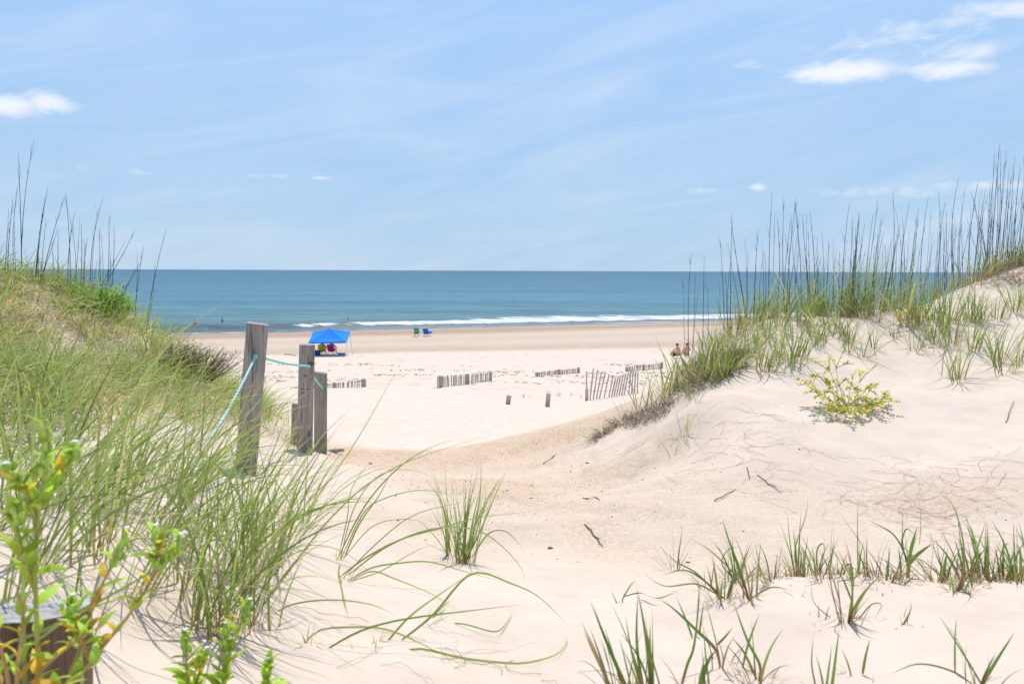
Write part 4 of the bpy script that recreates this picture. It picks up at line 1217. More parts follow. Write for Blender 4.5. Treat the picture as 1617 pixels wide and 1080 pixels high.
nail_holes(ROOT1, R1, H1, [(-0.25, 0.40), (0.1, 0.38), (0.35, 0.36), (-0.3, 0.36)])
knot(ROOT1, R1, H1, 0.05, 0.373, 0.012, 0.012)
nail_holes(ROOT2, R2, H2, [(-0.55, 0.62), (-0.3, 0.62), (0.1, 0.62), (0.35, 0.62), (-0.45, 0.585), (0.3, 0.59)])
knot(ROOT2, R2, H2, -0.15, 0.745, 0.014, 0.012)
knot(ROOT2, R2, H2, 0.55, 0.86, 0.03, 0.022)
nail_holes(ROOT3, R3, H3, [(-0.4, 0.82), (0.1, 0.84), (0.5, 0.80)])

# the rope runs from the grass up to the first post and through all three
def build_rope():
    def bez(a, b, sag, n=26):
        a = np.array(a); b = np.array(b)
        t = np.linspace(0, 1, n)[:, None]
        q = a + (b - a) * t
        q[:, 2] -= sag * 4 * (t * (1 - t))[:, 0]
        return q
    h1 = unproj(403.5, 563, P1[1] - H1 - 0.012); h1b = unproj(419, 566, P1[1] + 0.02)
    h2 = unproj(488, 578, P2[1] - H2 - 0.010); h2b = unproj(496.5, 597, P2[1] + H2 * .5)
    h3 = unproj(508.5, 612, P3[1] - H3 - 0.010)
    e = unproj(330, 698, 4.75); g = hit(292, 792)
    seq = [bez(g + np.array([0, 0, .03]), e, 0.0, 12), bez(e, h1, 0.02), bez(h1, h1 + np.array([0.0, 0.03, 0]), 0, 4), bez(h1b, h2, 0.012), bez(h2, h2 + np.array([0, .03, 0]), 0, 4), bez(h2b, h3, 0.004), bez(h3, h3 + np.array([0, .04, 0]), 0, 4)]
    root = empty('rope', h1, 'turquoise and white rope threaded through the three grey posts', 'rope')
    groups = [(np.vstack([seq[0][:-1], seq[1], seq[2][1:]]), 1.0), (np.vstack([seq[3], seq[4][1:]]), 0.0), (np.vstack([seq[5], seq[6][1:]]), 0.0)]
    mat = rope_mat()
    for pts, braided in groups:
        mb = MB(); n = 10
        pts = pts - h1
        mb.tube(pts, 0.0088, n)
        L = np.r_[0, np.cumsum(np.linalg.norm(np.diff(pts, axis=0), axis=1))]
        mb.build('rope_length', mat, root, True, {'along': np.repeat(L, n), 'round': np.tile(np.arange(n) / n, len(L)), 'braided': np.full(len(L) * n, braided)})
    for c in (h1, h2, h3):
        mb = MB(); mb.ball(tuple(c - h1), (0.016, 0.012, 0.018), 10, 7); mb.build('rope_knot', M_ROPET, root, True)


M_ROPET = simple('turquoise_knot', (0.2, 0.66, 0.6), 0.6, 0.15, 80)
build_rope()

# driftwood at the foot of the far post
def driftwood(px, py, L, ang, r, label, name='driftwood'):
    p = hit(px, py)
    mb = MB()
    d = np.array([math.cos(ang), math.sin(ang), 0.1])
    pts = [d * L * (t - 0.5) + np.array([0, 0, r * 0.7]) + rng.normal(0, r * 0.12, 3) for t in np.linspace(0, 1, 7)]
    mb.tube(pts, [r * q for q in (0.75, 1, 1.05, 0.95, 1, 0.85, 0.5)], 8)
    o = mb.build(name, M_POST, None, True)
    o.location = tuple(p)
    return tag(o, label, 'driftwood')


driftwood(527, 711, 0.24, 0.15, 0.028, 'short grey driftwood piece lying at the foot of the chipped post')

# the old piling in the lower left corner
def stump():
    c = unproj(44, 964, 1.85)
    g = gz(c[0], c[1])
    root = empty('piling_stump', (c[0], c[1], g), 'dark round wooden piling stump with pale weathered top, lower left corner', 'stump')
    n = 40; r = 0.13; h = c[2] - g
    V = []; Fc = []
    for z, k in ((-0.3, 1.03), (h * 0.5, 1.01), (h - 0.012, 1.0), (h, 0.975)):
        for i in range(n):
            a = 2 * PI * i / n
            rr = r * k * (1 + 0.025 * math.sin(5 * a + 1) + 0.014 * math.sin(11 * a) + rng.uniform(-.008, .008))
            V.append((rr * math.cos(a), rr * math.sin(a), z + (0.005 * math.sin(3 * a) - 0.020 * math.sin(a) + 0.010 * math.cos(a) if z > h * .9 else 0)))
    for q in range(3):
        for i in range(n):
            Fc.append((q * n + i, q * n + (i + 1) % n, (q + 1) * n + (i + 1) % n, (q + 1) * n + i))
    mesh_obj('shaft', V, Fc, M_STUMP, root, True)
    V2 = [V[3 * n + i] for i in range(n)] + [(v[0] * .5, v[1] * .5, h + (v[2] - h) * .5 + 0.004 + rng.uniform(-.004, .004)) for v in V[3 * n:]] + [(0, 0, h + 0.003)]
    F2 = [(i, (i + 1) % n, n + (i + 1) % n, n + i) for i in range(n)] + [(n + i, n + (i + 1) % n, 2 * n) for i in range(n)]
    mesh_obj('cut_top', V2, F2, M_STUMPTOP, root)


stump()

# ------------------------------------------------------------------ sand fences and buried posts
M_WIRE = simple('rusty_wire', (0.16, 0.11, 0.08), 0.7)


def slat(mb, b, t, w, th=0.012):
    b = Vector(b); t = Vector(t)
    ax = (t - b); L = ax.length; ax.normalize()
    y = Vector((0.15, 1, 0)); x = y.cross(ax).normalized(); y = ax.cross(x).normalized()
    mb.box((b + t) / 2, (w, th, L), Matrix((x, y, ax)).transposed(), 0.002)


def tall_fence():
    O = lambda x, y: (x / 3.675 + 680, y / 3.675 + 560)
    S = [((905, 97), (905, 215)), ((945, 80), (922, 262)), ((970, 88), (940, 258)), ((993, 98), (958, 255)), ((1013, 105), (975, 252)), ((1036, 112), (1003, 248)), ((1060, 120), (1030, 243)), ((1075, 136), (1045, 240)),
         ((1090, 124), (1060, 238)), ((1102, 120), (1076, 236)), ((1117, 116), (1091, 233)), ((1132, 110), (1106, 230)), ((1147, 104), (1120, 228)), ((1163, 84), (1148, 224)), ((1176, 80), (1165, 222)), ((1190, 90), (1182, 218)), ((1204, 96), (1198, 214))]
    p0 = hit(*O(922, 262), 16)
    p1 = hit(*O(1165, 226), 16)
    root = empty('sand_fence', p0, 'tall leaning sand fence of grey slats fanned apart, beside the right dune', 'sand fence')
    mb = MB(); tops = []; bots = []
    for t, b in S:
        bp = O(*b); f = np.clip((bp[0] - 925) / 70, -0.1, 1.4)
        d = p0[1] + (p1[1] - p0[1]) * f
        B = unproj(bp[0], bp[1], d); T = unproj(*O(*t), d - 0.05)
        slat(mb, B - p0 + np.array([0, 0, -0.15]), T - p0, 0.052)
        tops.append(T - p0); bots.append(B - p0)
    mb.build('slat_panel', M_SLAT, root)
    for k in (0.28, 0.72):
        w = MB()
        w.tube([b + (t - b) * k + np.array([0, -0.015, 0]) for t, b in zip(tops, bots)], 0.006, 5)
        w.build('wire', M_WIRE, root)
    mb = MB(); B = unproj(*O(906, 260), p0[1]) - p0; T = unproj(*O(906, 200), p0[1]) - p0
    slat(mb, B + np.array([0, 0, -.2]), T, 0.12, 0.1); mb.build('post', M_SLAT, root)


tall_fence()


def low_fence(a, b, ha, hb, n, posts, label):
    pa, pb = hit(*a, 16), hit(*b, 16)
    root = empty('sand_fence', pa, label, 'sand fence', 'half buried sand fences across the beach')
    ts = np.linspace(0, 1, n) + rng.normal(0, 0.12 / n, n)
    mb = MB(); mids = []
    for t in ts:
        q = pa + (pb - pa) * t
        q = q + np.array([0, 0.12 * math.sin(t * 7), 0]); q[2] = gz(q[0], q[1])
        h = px2m(q, ha + (hb - ha) * t) * rng.uniform(0.9, 1.05)
        slat(mb, q - pa + np.array([0, 0, -0.15]), q - pa + np.array([rng.normal(0.0, 0.03), 0, h]), 0.045)
        mids.append(q - pa + np.array([0, -0.015, h * 0.72]))
    mb.build('slat_panel', M_SLAT, root)
    w = MB(); w.tube(mids, 0.007, 4); w.build('wire', M_WIRE, root)
    for t in posts:
        q = pa + (pb - pa) * t; q[2] = gz(q[0], q[1])
        h = px2m(q, ha + (hb - ha) * t)
        pm = MB(); slat(pm, q - pa + np.array([0, 0.06, -0.2]), q - pa + np.array([0, 0.06, h * 1.04]), 0.15, 0.1); pm.build('post', M_SLAT, root)


low_fence((691, 612.5), (776, 600), 18, 13.5, 36, (0.045, 0.53, 0.98), 'half buried grey slat fence in the middle of the beach, tallest at its left end')
low_fence((462, 614), (577, 610), 2.5, 12, 36, (0.56, 0.98), 'nearly buried slat fence right of the rope posts, sinking to the left')
low_fence((846, 594), (915, 588.5), 6.5, 8.5, 34, (0.04, 0.53, 0.98), 'low buried slat fence between the middle fence and the tall fence')
low_fence((988, 586.5), (1046, 582), 7, 10, 30, (0.03, 0.48, 0.98), 'farthest low slat fence behind the tall fence, close to the two sunbathers')

for bx, tx, sz, lab in [((802, 637.5), (804, 624), 0.15, 'shorter buried post stub leaning right on the smooth sand'), ((864.5, 640.5), (866.5, 621), 0.15, 'taller buried post stub left of the tall slat fence')]:
    make_post('post_stub', bx, tx, sz, lab, 'post stub', 'buried post stubs', yaw=0.2, mat=M_SLAT, deep=0.3, d=hit(*bx, 16)[1])

# ------------------------------------------------------------------ people
M_SKIN = simple('skin', (0.60, 0.345, 0.25), 0.5, 0.06, 4)
M_SKINT = simple('sunburnt_skin', (0.66, 0.31, 0.24), 0.5, 0.06, 4)
M_HAIR = simple('dark_hair', (0.03, 0.022, 0.018), 0.6, 0.3, 40)
M_HAIRB = simple('brown_hair', (0.10, 0.06, 0.035), 0.6, 0.3, 40)
M_NAVY = simple('dark_swimwear', (0.035, 0.04, 0.055), 0.8)
M_PINKW = simple('coral_swimwear', (0.62, 0.12, 0.12), 0.8)
M_WHITEW = simple('white_shirt', (0.75, 0.76, 0.78), 0.85)
M_BLACKW = simple('black_clothing', (0.03, 0.03, 0.035), 0.85)

RAD = dict(pelvis=.145, waist=.125, chest=.150, neck=.055, head=.092, crown=.070, nose=.018, sh=.062, el=.045, wr=.030, palm=.038, hip=.095, kn=.062, an=.042, toe=.035)
EDG = [('pelvis', 'waist'), ('waist', 'chest'), ('chest', 'neck'), ('neck', 'head'), ('head', 'crown'), ('head', 'nose')]
for q in 'LR':
    EDG += [('chest', 'sh' + q), ('sh' + q, 'el' + q), ('el' + q, 'wr' + q), ('wr' + q, 'palm' + q), ('pelvis', 'hip' + q), ('hip' + q, 'kn' + q), ('kn' + q, 'an' + q), ('an' + q, 'toe' + q)]


def skin_mesh(name, J, edges, mat, parent, scale=1.0, root='pelvis', fingers=False, rad=RAD, sub=2):
    bm = bmesh.new()
    lay = bm.verts.layers.skin.verify()
    names = []
    for a, b in edges:
        for q in (a, b):
            if q not in names: names.append(q)
    vs = {}
    for q in names:
        vs[q] = bm.verts.new(J[q])
        key = q if q in rad else q[:-1]
        r = rad[key] * scale
        vs[q][lay].radius = (r, r)
        vs[q][lay].use_root = (q == root)
    for a, b in edges:
        bm.edges.new((vs[a], vs[b]))
    if fingers:
        for s in 'LR':
            w = Vector(J['wr' + s]); p = Vector(J['palm' + s]); d = (p - w).normalized()
            side = d.cross(Vector((0, 0, 1)))
            if side.length < 0.2: side = d.cross(Vector((0, 1, 0)))
            side.normalize(); nrm = side.cross(d)
            for i, (o, L) in enumerate(((-.032, .062), (-.011, .075), (.011, .08), (.032, .07), (.05, .05))):
                thumb = i == 4
                a = bm.verts.new(p + side * o * scale + d * (0.0 if thumb else 0.045) * scale)
                b = bm.verts.new(a.co + (d + side * (0.7 if thumb else o * 2) - nrm * 0.25).normalized() * L * .55 * scale)
                c = bm.verts.new(b.co + (d - nrm * 0.7).normalized() * L * .45 * scale)
                for v, r in ((a, .011), (b, .009), (c, .007)):
                    v[lay].radius = (r * scale, r * scale)
                bm.edges.new((vs['palm' + s], a)); bm.edges.new((a, b)); bm.edges.new((b, c))
    me = bpy.data.meshes.new(name)
    bm.to_mesh(me); bm.free()
    me.materials.append(mat)
    o = bpy.data.objects.new(name, me)
    C.objects.link(o)
    if parent is not None: o.parent = parent
    sk = o.modifiers.new('skin', 'SKIN'); sk.use_smooth_shade = True
    su = o.modifiers.new('sub', 'SUBSURF'); su.levels = sub; su.render_levels = sub
    return o


def person(loc, rz, J, skin, hair, wear, label, scale=1.0, long_hair=False):
    J = {k: Vector(v) * scale for k, v in J.items()}
    if 'nose' not in J: J['nose'] = J['head'] + Vector((0, .095, .0)) * scale
    root = empty('person', loc, label, 'person', None, rz)
    skin_mesh('body', J, EDG, skin, root, scale, fingers=True)
    h = J['head']; cr = J['crown']
    mb = MB()
    mb.ball(tuple((h + cr) / 2 + Vector((0, -.025, .02)) * scale), (0.098 * scale, 0.105 * scale, 0.098 * scale), 14, 9)
    if long_hair: mb.ball(tuple(h + Vector((0, -.09, -.12)) * scale), (0.085 * scale, 0.05 * scale, 0.16 * scale), 12, 8)
    mb.build('hair', hair, root, True)
    for s in (-1, 1):
        mb = MB(); mb.ball(tuple(h + Vector((s * .095, .0, .0)) * scale), (0.016 * scale, 0.03 * scale, 0.04 * scale), 8, 5); mb.build('ear', skin, root, True)
    for part, edges, rr, mat in wear:
        skin_mesh(part, J, edges, mat, root, scale, root=edges[0][0], rad={k: RAD[k] * rr for k in RAD}, sub=1)
    return root


SHORTS = [('pelvis', 'waist'), ('pelvis', 'hipL'), ('pelvis', 'hipR'), ('hipL', 'midL'), ('hipR', 'midR')]
RAD['mid'] = 0.082
SHIRT = [('chest', 'waist'), ('chest', 'shL'), ('chest', 'shR'), ('shL', 'upL'), ('shR', 'upR')]
RAD['up'] = 0.056


def pose_fill(J):
    for s in 'LR':
        J['mid' + s] = tuple((np.array(J['hip' + s]) * 0.5 + np.array(J['kn' + s]) * 0.5))
        J['up' + s] = tuple((np.array(J['sh' + s]) * 0.55 + np.array(J['el' + s]) * 0.45))
    return J


def sit_chair():
    return pose_fill(dict(pelvis=(0, 0, .36), waist=(0, -.07, .52), chest=(0, -.14, .70), neck=(0, -.16, .86), head=(0, -.14, .97), crown=(0, -.14, 1.04),
                          shL=(-.17, -.14, .76), elL=(-.28, .0, .56), wrL=(-.27, .22, .55), palmL=(-.26, .29, .55), shR=(.17, -.14, .76), elR=(.28, .0, .56), wrR=(.27, .22, .55), palmR=(.26, .29, .55),
                          hipL=(-.10, .06, .36), knL=(-.13, .47, .42), anL=(-.13, .62, .07), toeL=(-.14, .78, .04), hipR=(.10, .06, .36), knR=(.13, .47, .42), anR=(.13, .62, .07), toeR=(.14, .78, .04)))


def sit_sand(lean):
    return pose_fill(dict(pelvis=(0, 0, .14), waist=(lean * .3, -.01, .31), chest=(lean * .8, .03, .52), neck=(lean, .08, .69), head=(lean * 1.1, .12, .80), crown=(lean * 1.1, .12, .87),
                          shL=(-.17 + lean, .04, .58), elL=(-.25 + lean, .22, .38), wrL=(-.17, .40, .43), palmL=(-.14, .47, .45), shR=(.17 + lean, .04, .58), elR=(.25 + lean, .20, .38), wrR=(.19, .38, .43), palmR=(.16, .45, .45),
                          hipL=(-.10, .08, .13), knL=(-.16, .44, .42), anL=(-.14, .70, .07), toeL=(-.15, .88, .04), hipR=(.10, .08, .13), knR=(.16, .44, .42), anR=(.14, .70, .07), toeR=(.15, .88, .04)))


def stand(lean=0.0, arms=0.0):
    return pose_fill(dict(pelvis=(0, 0, .95), waist=(lean * .3, 0, 1.10), chest=(lean * .7, .0, 1.30), neck=(lean, .01, 1.48), head=(lean, .03, 1.60), crown=(lean, .02, 1.67),
                          shL=(-.18 + lean, 0, 1.39), elL=(-.25 - arms, .02, 1.13), wrL=(-.23 - arms, .16, .95), palmL=(-.22 - arms, .2, .89), shR=(.18 + lean, 0, 1.39), elR=(.27 + arms, .0, 1.14), wrR=(.26 + arms, .14, .97), palmR=(.26 + arms, .18, .91),
                          hipL=(-.10, 0, .90), knL=(-.12, .05, .50), anL=(-.12, 0, .09), toeL=(-.13, .15, .04), hipR=(.10, 0, .90), knR=(.12, .02, .50), anR=(.12, -.03, .09), toeR=(.13, .12, .04)))


# ------------------------------------------------------------------ beach chairs
M_TUBE = simple('pale_metal_tube', (0.55, 0.55, 0.55), 0.35, 0.1, 10, 0.6)
M_GRIP = simple('black_grip', (0.02, 0.02, 0.02), 0.6)


def fabric(name, col):
    return simple(name, col, 0.75, 0.12, 18, 0, 0.2)


M_YEL = fabric('olive_yellow_canvas', (0.52, 0.47, 0.03)); M_MAG = fabric('magenta_canvas', (0.62, 0.01, 0.24)); M_GRN = fabric('green_canvas', (0.035, 0.27, 0.15))
M_BLU = fabric('blue_canvas', (0.01, 0.14, 0.62)); M_PRINT = simple('white_print', (0.75, 0.85, 0.8), 0.8)
M_DKBLUE = fabric('navy_canvas', (0.012, 0.05, 0.25))


def sheet(mb, f, nu=8, nv=8, th=0.012):
    """a thick curved cloth: f(u, v) gives its points"""
    for s in (0,):
        V = []
        for side in (0, 1):
            for i in range(nu + 1):
                for j in range(nv + 1):
                    a = Vector(f(i / nu, j / nv))
                    e = 1e-3
                    n = (Vector(f(min(1, i / nu + e), j / nv)) - Vector(f(max(0, i / nu - e), j / nv))).cross(Vector(f(i / nu, min(1, j / nv + e))) - Vector(f(i / nu, max(0, j / nv - e))))
                    n.normalize()
                    V.append(a + n * (th / 2 if side == 0 else -th / 2))
        m = (nu + 1) * (nv + 1)
        Fc = []
        for i in range(nu):
            for j in range(nv):
                q = (i * (nv + 1) + j, (i + 1) * (nv + 1) + j, (i + 1) * (nv + 1) + j + 1, i * (nv + 1) + j + 1)
                Fc.append(q); Fc.append(tuple(m + k for k in q[::-1]))
        rim = [i * (nv + 1) for i in range(nu + 1)] + [nu * (nv + 1) + j for j in range(1, nv + 1)] + [i * (nv + 1) + nv for i in range(nu - 1, -1, -1)] + [j for j in range(nv - 1, 0, -1)]
        for a, b in zip(rim, rim[1:] + rim[:1]):
            Fc.append((b, a, m + a, m + b))
        mb.add(V, Fc)


def beach_chair(loc, rz, fab, label, group=None, top=0.80, width=0.56, tip=0.62, print_marks=False, extra=None):
    root = empty('beach_chair', loc, label, 'beach chair', group, rz)
    w = width / 2
    mb = MB()
    sheet(mb, lambda u, v: ((2 * u - 1) * w * (0.94 - 0.14 * (v - .5) ** 2 * 2), 0.26 - 0.44 * v, 0.33 - 0.05 * v - 0.05 * (1 - (2 * u - 1) ** 2)))
    mb.build('seat', fab, root, True)
    mb = MB()
    sheet(mb, lambda u, v: ((2 * u - 1) * w * (0.80 + 0.24 * v - 0.14 * max(0, v - .8) * 5 * (abs(2 * u - 1) > .8)), -0.16 - 0.22 * v - 0.05 * (1 - (2 * u - 1) ** 2), 0.27 + (top - 0.27) * v))
    mb.build('backrest', fab, root, True)
    if print_marks:
        for cx, cz, rx, rz_ in ((-.10, .66, .05, .025), (.09, .66, .055, .03), (-.05, .57, .04, .03), (.07, .56, .03, .02), (0.0, .61, .03, .02), (-.02, .51, .03, .025)):
            m2 = MB(); yy = -0.16 - 0.22 * (cz - .27) / (top - .27) - 0.05 * (1 - (cx / w) ** 2) - 0.016
            m2.ball((cx, yy, cz), (rx, 0.006, rz_), 8, 5); m2.build('print_patch', M_PRINT, root, True)
    for s in (-1, 1):
        f = MB()
        f.tube([(s * w * .82, -0.15, .27), (s * w * 1.03, -0.385, top)], 0.012, 6)
        f.tube([(s * w * 1.02, 0.27, .02), (s * w * 1.02, -0.20, .42), (s * w * 1.06, -0.22, .55)], 0.012, 6)
        f.tube([(s * w * 1.02, -0.28, .02), (s * w * 1.02, 0.20, .40), (s * w * 1.04, 0.25, .54)], 0.012, 6)
        f.tube([(s * w * 1.02, -0.30, .015), (s * w * 1.02, 0.28, .015)], 0.011, 6)
        f.build('side_frame', M_TUBE, root, True)
        g = MB()
        g.box((s * w * 1.14, 0.04, 0.56), (0.07, 0.50, 0.035), None, 0.01)
        g.build('armrest', M_GRIP, root)
    f = MB(); f.tube([(-w * .82, -.16, .28), (0, -.19, .22), (w * .82, -.16, .28)], 0.011, 6)
    f.tube([(-w, 0.27, .02), (w, 0.27, .02)], 0.011, 6); f.tube([(-w, -0.28, .02), (w, -0.28, .02)], 0.011, 6)
    f.tube([(-w, -0.28, .02), (0, -.20, .25), (w, -0.28, .02)], 0.014, 6)
    f.build('cross_bar', M_TUBE, root, True)
    return root


# ------------------------------------------------------------------ the blue sun canopy and the two people under it
M_CANOPY = None


def fabric(name, col):
    return simple(name, col, 0.95, 0.05, 4)


M_CANOPY = fabric('blue_canopy_cloth', (0.006, 0.21, 0.74))


def canopy():
    c = hit(521, 561, 20)
    d = c[1]
    k = d / F
    root = empty('beach_canopy', c, 'bright blue pyramid beach canopy on slanted thin legs', 'canopy')
    W = 57 * k / 2
    dep = W * 0.98
    zn, zf = px2m(c, 21.5) + 0.13, px2m(c, 21.5) + 0.66
    P = {('L', 'n'): (-W * 1.0 + 0.10, -dep, zn - 0.03), ('R', 'n'): (W * 1.0 + 0.12, -dep, zn + 0.02), ('L', 'f'): (-W * 1.12 - 0.05, dep, zf), ('R', 'f'): (W * 0.98 - 0.12, dep, zf + 0.03)}
    apex = Vector((0, 0.05, (zn + zf) / 2 + 0.58))
    ring = [Vector(P[q]) for q in (('L', 'n'), ('R', 'n'), ('R', 'f'), ('L', 'f'))]
    mb = MB(); n = 8
    for i in range(4):
        a, b = ring[i], ring[(i + 1) % 4]
        V = []; Fc = []
        for r in range(n + 1):
            for s in range(n + 1):
                e = a.lerp(b, s / n)
                q = e.lerp(apex, r / n)
                q.z -= 0.10 * math.sin(PI * r / n) * (0.35 + math.sin(PI * s / n)) + 0.035 * math.sin(PI * s / n) * (1 - r / n)
                V.append(q)
        for r in range(n):
            for s in range(n):
                Fc.append((r * (n + 1) + s, r * (n + 1) + s + 1, (r + 1) * (n + 1) + s + 1, (r + 1) * (n + 1) + s))
        mb.add(V, Fc)
    o = mb.build('canopy_roof', M_CANOPY, root)
    so = o.modifiers.new('thick', 'SOLIDIFY'); so.thickness = 0.012
    mb = MB()
    for i in range(4):
        a, b = ring[i], ring[(i + 1) % 4]
        V = []; Fc = []
        for s in range(n + 1):
            e = a.lerp(b, s / n); e.z -= 0.035 * math.sin(PI * s / n)
            out = (b - a).normalized().cross(Vector((0, 0, 1))) * 0.02
            V += [e + out, e + out * 1.5 - Vector((0, 0, 0.11 + 0.012 * math.sin(s * 2.1)))]
        Fc = [(2 * s, 2 * s + 1, 2 * s + 3, 2 * s + 2) for s in range(n)]
        mb.add(V, Fc)
    v = mb.build('valance', M_CANOPY, root)
    so = v.modifiers.new('thick', 'SOLIDIFY'); so.thickness = 0.012
    feet = {('L', 'n'): (-W - 0.12, -dep - 0.15), ('R', 'n'): (W + 0.26, -dep - 0.15), ('L', 'f'): (-W * 1.2 - 0.12, dep + 0.25), ('R', 'f'): (W * 1.02, dep + 0.25)}
    for q, t in P.items():
        f = feet[q]
        z = gz(c[0] + f[0], c[1] + f[1]) - c[2]
        m2 = MB(); m2.tube([(f[0], f[1], z - 0.03), (t[0], t[1], t[2])], 0.017, 6); m2.box((f[0], f[1], z + 0.008), (0.12, 0.12, 0.014), None, 0.01)
        m2.build('leg', M_TUBE, root, True)
        s = MB(); s.tube([Vector(t) - Vector((0, 0, .07)), apex * .5 + Vector(t) * .5 - Vector((0, 0, .30)), apex - Vector((0, 0, .22))], 0.012, 5); s.build('roof_rib', M_TUBE, root, True)
    # people and chairs
    def at(px, py, dy=0.0):
        p = hit(px, py, 20); p = unproj(px, py, p[1] + dy); p[2] = gz(p[0], p[1]); return p
    yc = at(509, 559.6); mc = at(524, 559.6)
    beach_chair(yc, 0.06, M_YEL, 'olive yellow beach chair under the blue canopy', 'chairs under the blue canopy', 0.80, 0.56)
    beach_chair(mc, -0.12, M_MAG, 'magenta beach chair under the blue canopy', 'chairs under the blue canopy', 0.80, 0.56)
    off = Vector((0, 0.06, -0.02))
    person(Vector(yc) + off, 0.06, sit_chair(), M_SKIN, M_HAIR, [('shirt', SHIRT, 1.12, M_BLACKW), ('shorts', SHORTS, 1.12, M_NAVY)], 'person with dark hair sitting in the olive yellow chair, seen from behind')
    person(Vector(mc) + off + Vector((0.02, 0, 0.02)), -0.12, sit_chair(), M_SKIN, M_HAIRB, [('shirt', SHIRT, 1.16, fabric('maroon_shirt', (0.12, 0.01, 0.04))), ('shorts', SHORTS, 1.12, M_BLACKW)], 'person in dark red clothing sitting in the magenta chair, seen from behind')
    # cooler box and float
    p = at(501, 561.0)
    root = empty('cooler', p, 'dark blue cooler on the sand left of the olive chair', 'cooler')
    mb = MB(); mb.box((0, 0, 0.16), (0.44, 0.32, 0.30), None, 0.03); mb.build('body', M_DKBLUE, root)
    mb = MB(); mb.box((0, 0, 0.345), (0.47, 0.35, 0.07), None, 0.03); mb.build('lid', M_DKBLUE, root)
    mb = MB(); mb.tube([(-.24, 0, .25), (-.26, 0, .42), (0, 0, .46), (.26, 0, .42), (.24, 0, .25)], 0.012, 6); mb.build('handle', M_GRIP, root, True)
    p = at(539, 560.2)
    mb = MB()
    sheet(mb, lambda u, v: ((2 * u - 1) * 0.30 * (1 - 0.25 * (2 * v - 1) ** 4), (2 * v - 1) * 0.26 * (1 - .3 * (2 * u - 1) ** 6), 0.07 + 0.04 * math.cos(2 * u * PI) * .4), 10, 6, 0.10)
    o = mb.build('body_board', fabric('light_blue_board', (0.10, 0.36, 0.75)), None, True); o.location = tuple(p)
    tag(o, 'light blue body board lying on the sand right of the magenta chair', 'body board')


canopy()

for px, py, fab, lab, kw in [(658, 531.2, M_GRN, 'empty green beach chair with white print, facing the sea', dict(print_marks=True, top=0.90, width=0.52)), (673.5, 531.2, M_BLU, 'empty blue beach chair with a plump cushion, facing the sea', dict(top=0.86, width=0.6))]:
    p = hit(px, py, 40)
    ch = beach_chair(p, 0.0 if fab is M_GRN else -0.25, fab, lab, 'empty chairs on the wet sand', **kw)
    if fab is M_BLU:
        mb = MB(); mb.ball((0.32, 0.02, 0.46), (0.36, 0.30, 0.15), 14, 8); mb.build('cushion', fabric('bright_blue_cushion', (0.015, 0.22, 0.75)), ch, True)

# sunbathers by the right dune
p = hit(1072, 563.5, 20)
person(p, 0.35, sit_sand(-0.07), M_SKINT, M_HAIR, [('swim_shorts', SHORTS, 1.1, M_NAVY)], 'bare backed person in dark shorts sitting on the sand, left of a pair', 1.0)
q = hit(1084.5, 563.2, 20)
person(q, 0.05, sit_sand(0.05), M_SKINT, M_HAIRB, [('swim_shorts', SHORTS, 1.08, M_PINKW), ('swim_top', [('chest', 'waist')], 1.05, M_PINKW)], 'person in coral swimwear sitting on the sand, right of a pair', 1.02)
b = hit(1064, 562.5, 20)
root = empty('beach_bag', b, 'dark grey beach bag on the sand beside the left sunbather', 'bag')
mb = MB(); mb.ball((0, 0, 0.15), (0.26, 0.17, 0.17), 14, 8); mb.build('body', simple('grey_bag_cloth', (0.07, 0.08, 0.09), 0.85), root, True)
mb = MB(); mb.tube([(-.15, 0, .28), (-.08, 0, .42), (.08, 0, .42), (.15, 0, .28)], 0.014, 6); mb.build('handle', M_GRIP, root, True)
t = hit(1076, 565.5, 20)
mb = MB(); sheet(mb, lambda u, v: ((2 * u - 1) * 0.6, (2 * v - 1) * 0.35, 0.03 + 0.02 * math.sin(9 * u + 5 * v)), 14, 8, 0.02)
o = mb.build('beach_towel', M_WHITEW, None, True); o.location = tuple(t); tag(o, 'white beach towel spread under the two sunbathers', 'towel')

# people in the water
def wader(px, py, deep, J, sc, rz, skin, hair, wear, label):
    vt = py - 427.5 - ROLL * (px - 808.5)
    d = F * EYE / vt
    w = unproj(px, py, d)
    return person((w[0], w[1], -deep), rz, J, skin, hair, wear, label, sc)


wader(308, 516.0, 0.42, stand(-.03, .05), 0.78, 0.4, M_SKINT, M_HAIR, [('swim_shorts', SHORTS, 1.12, M_NAVY)], 'person wading thigh deep in dark swimwear, leftmost in the water')
wader(351, 511.0, 0.50, stand(.02, .02), 0.80, -0.3, M_SKIN, M_HAIR, [('shirt', SHIRT, 1.12, M_WHITEW), ('swim_shorts', SHORTS, 1.12, M_NAVY)], 'person in white top standing in the surf near the first breaker')
wader(550, 505.8, 1.38, stand(0, .1), 1.0, 0.1, M_SKIN, M_HAIR, [], 'swimmer with only the dark head above water, behind the breaker')


# ------------------------------------------------------------------ birds
M_BIRD = simple('dark_feathers', (0.05, 0.05, 0.055), 0.7); M_BIRDW = simple('grey_feathers', (0.38, 0.38, 0.38), 0.7)


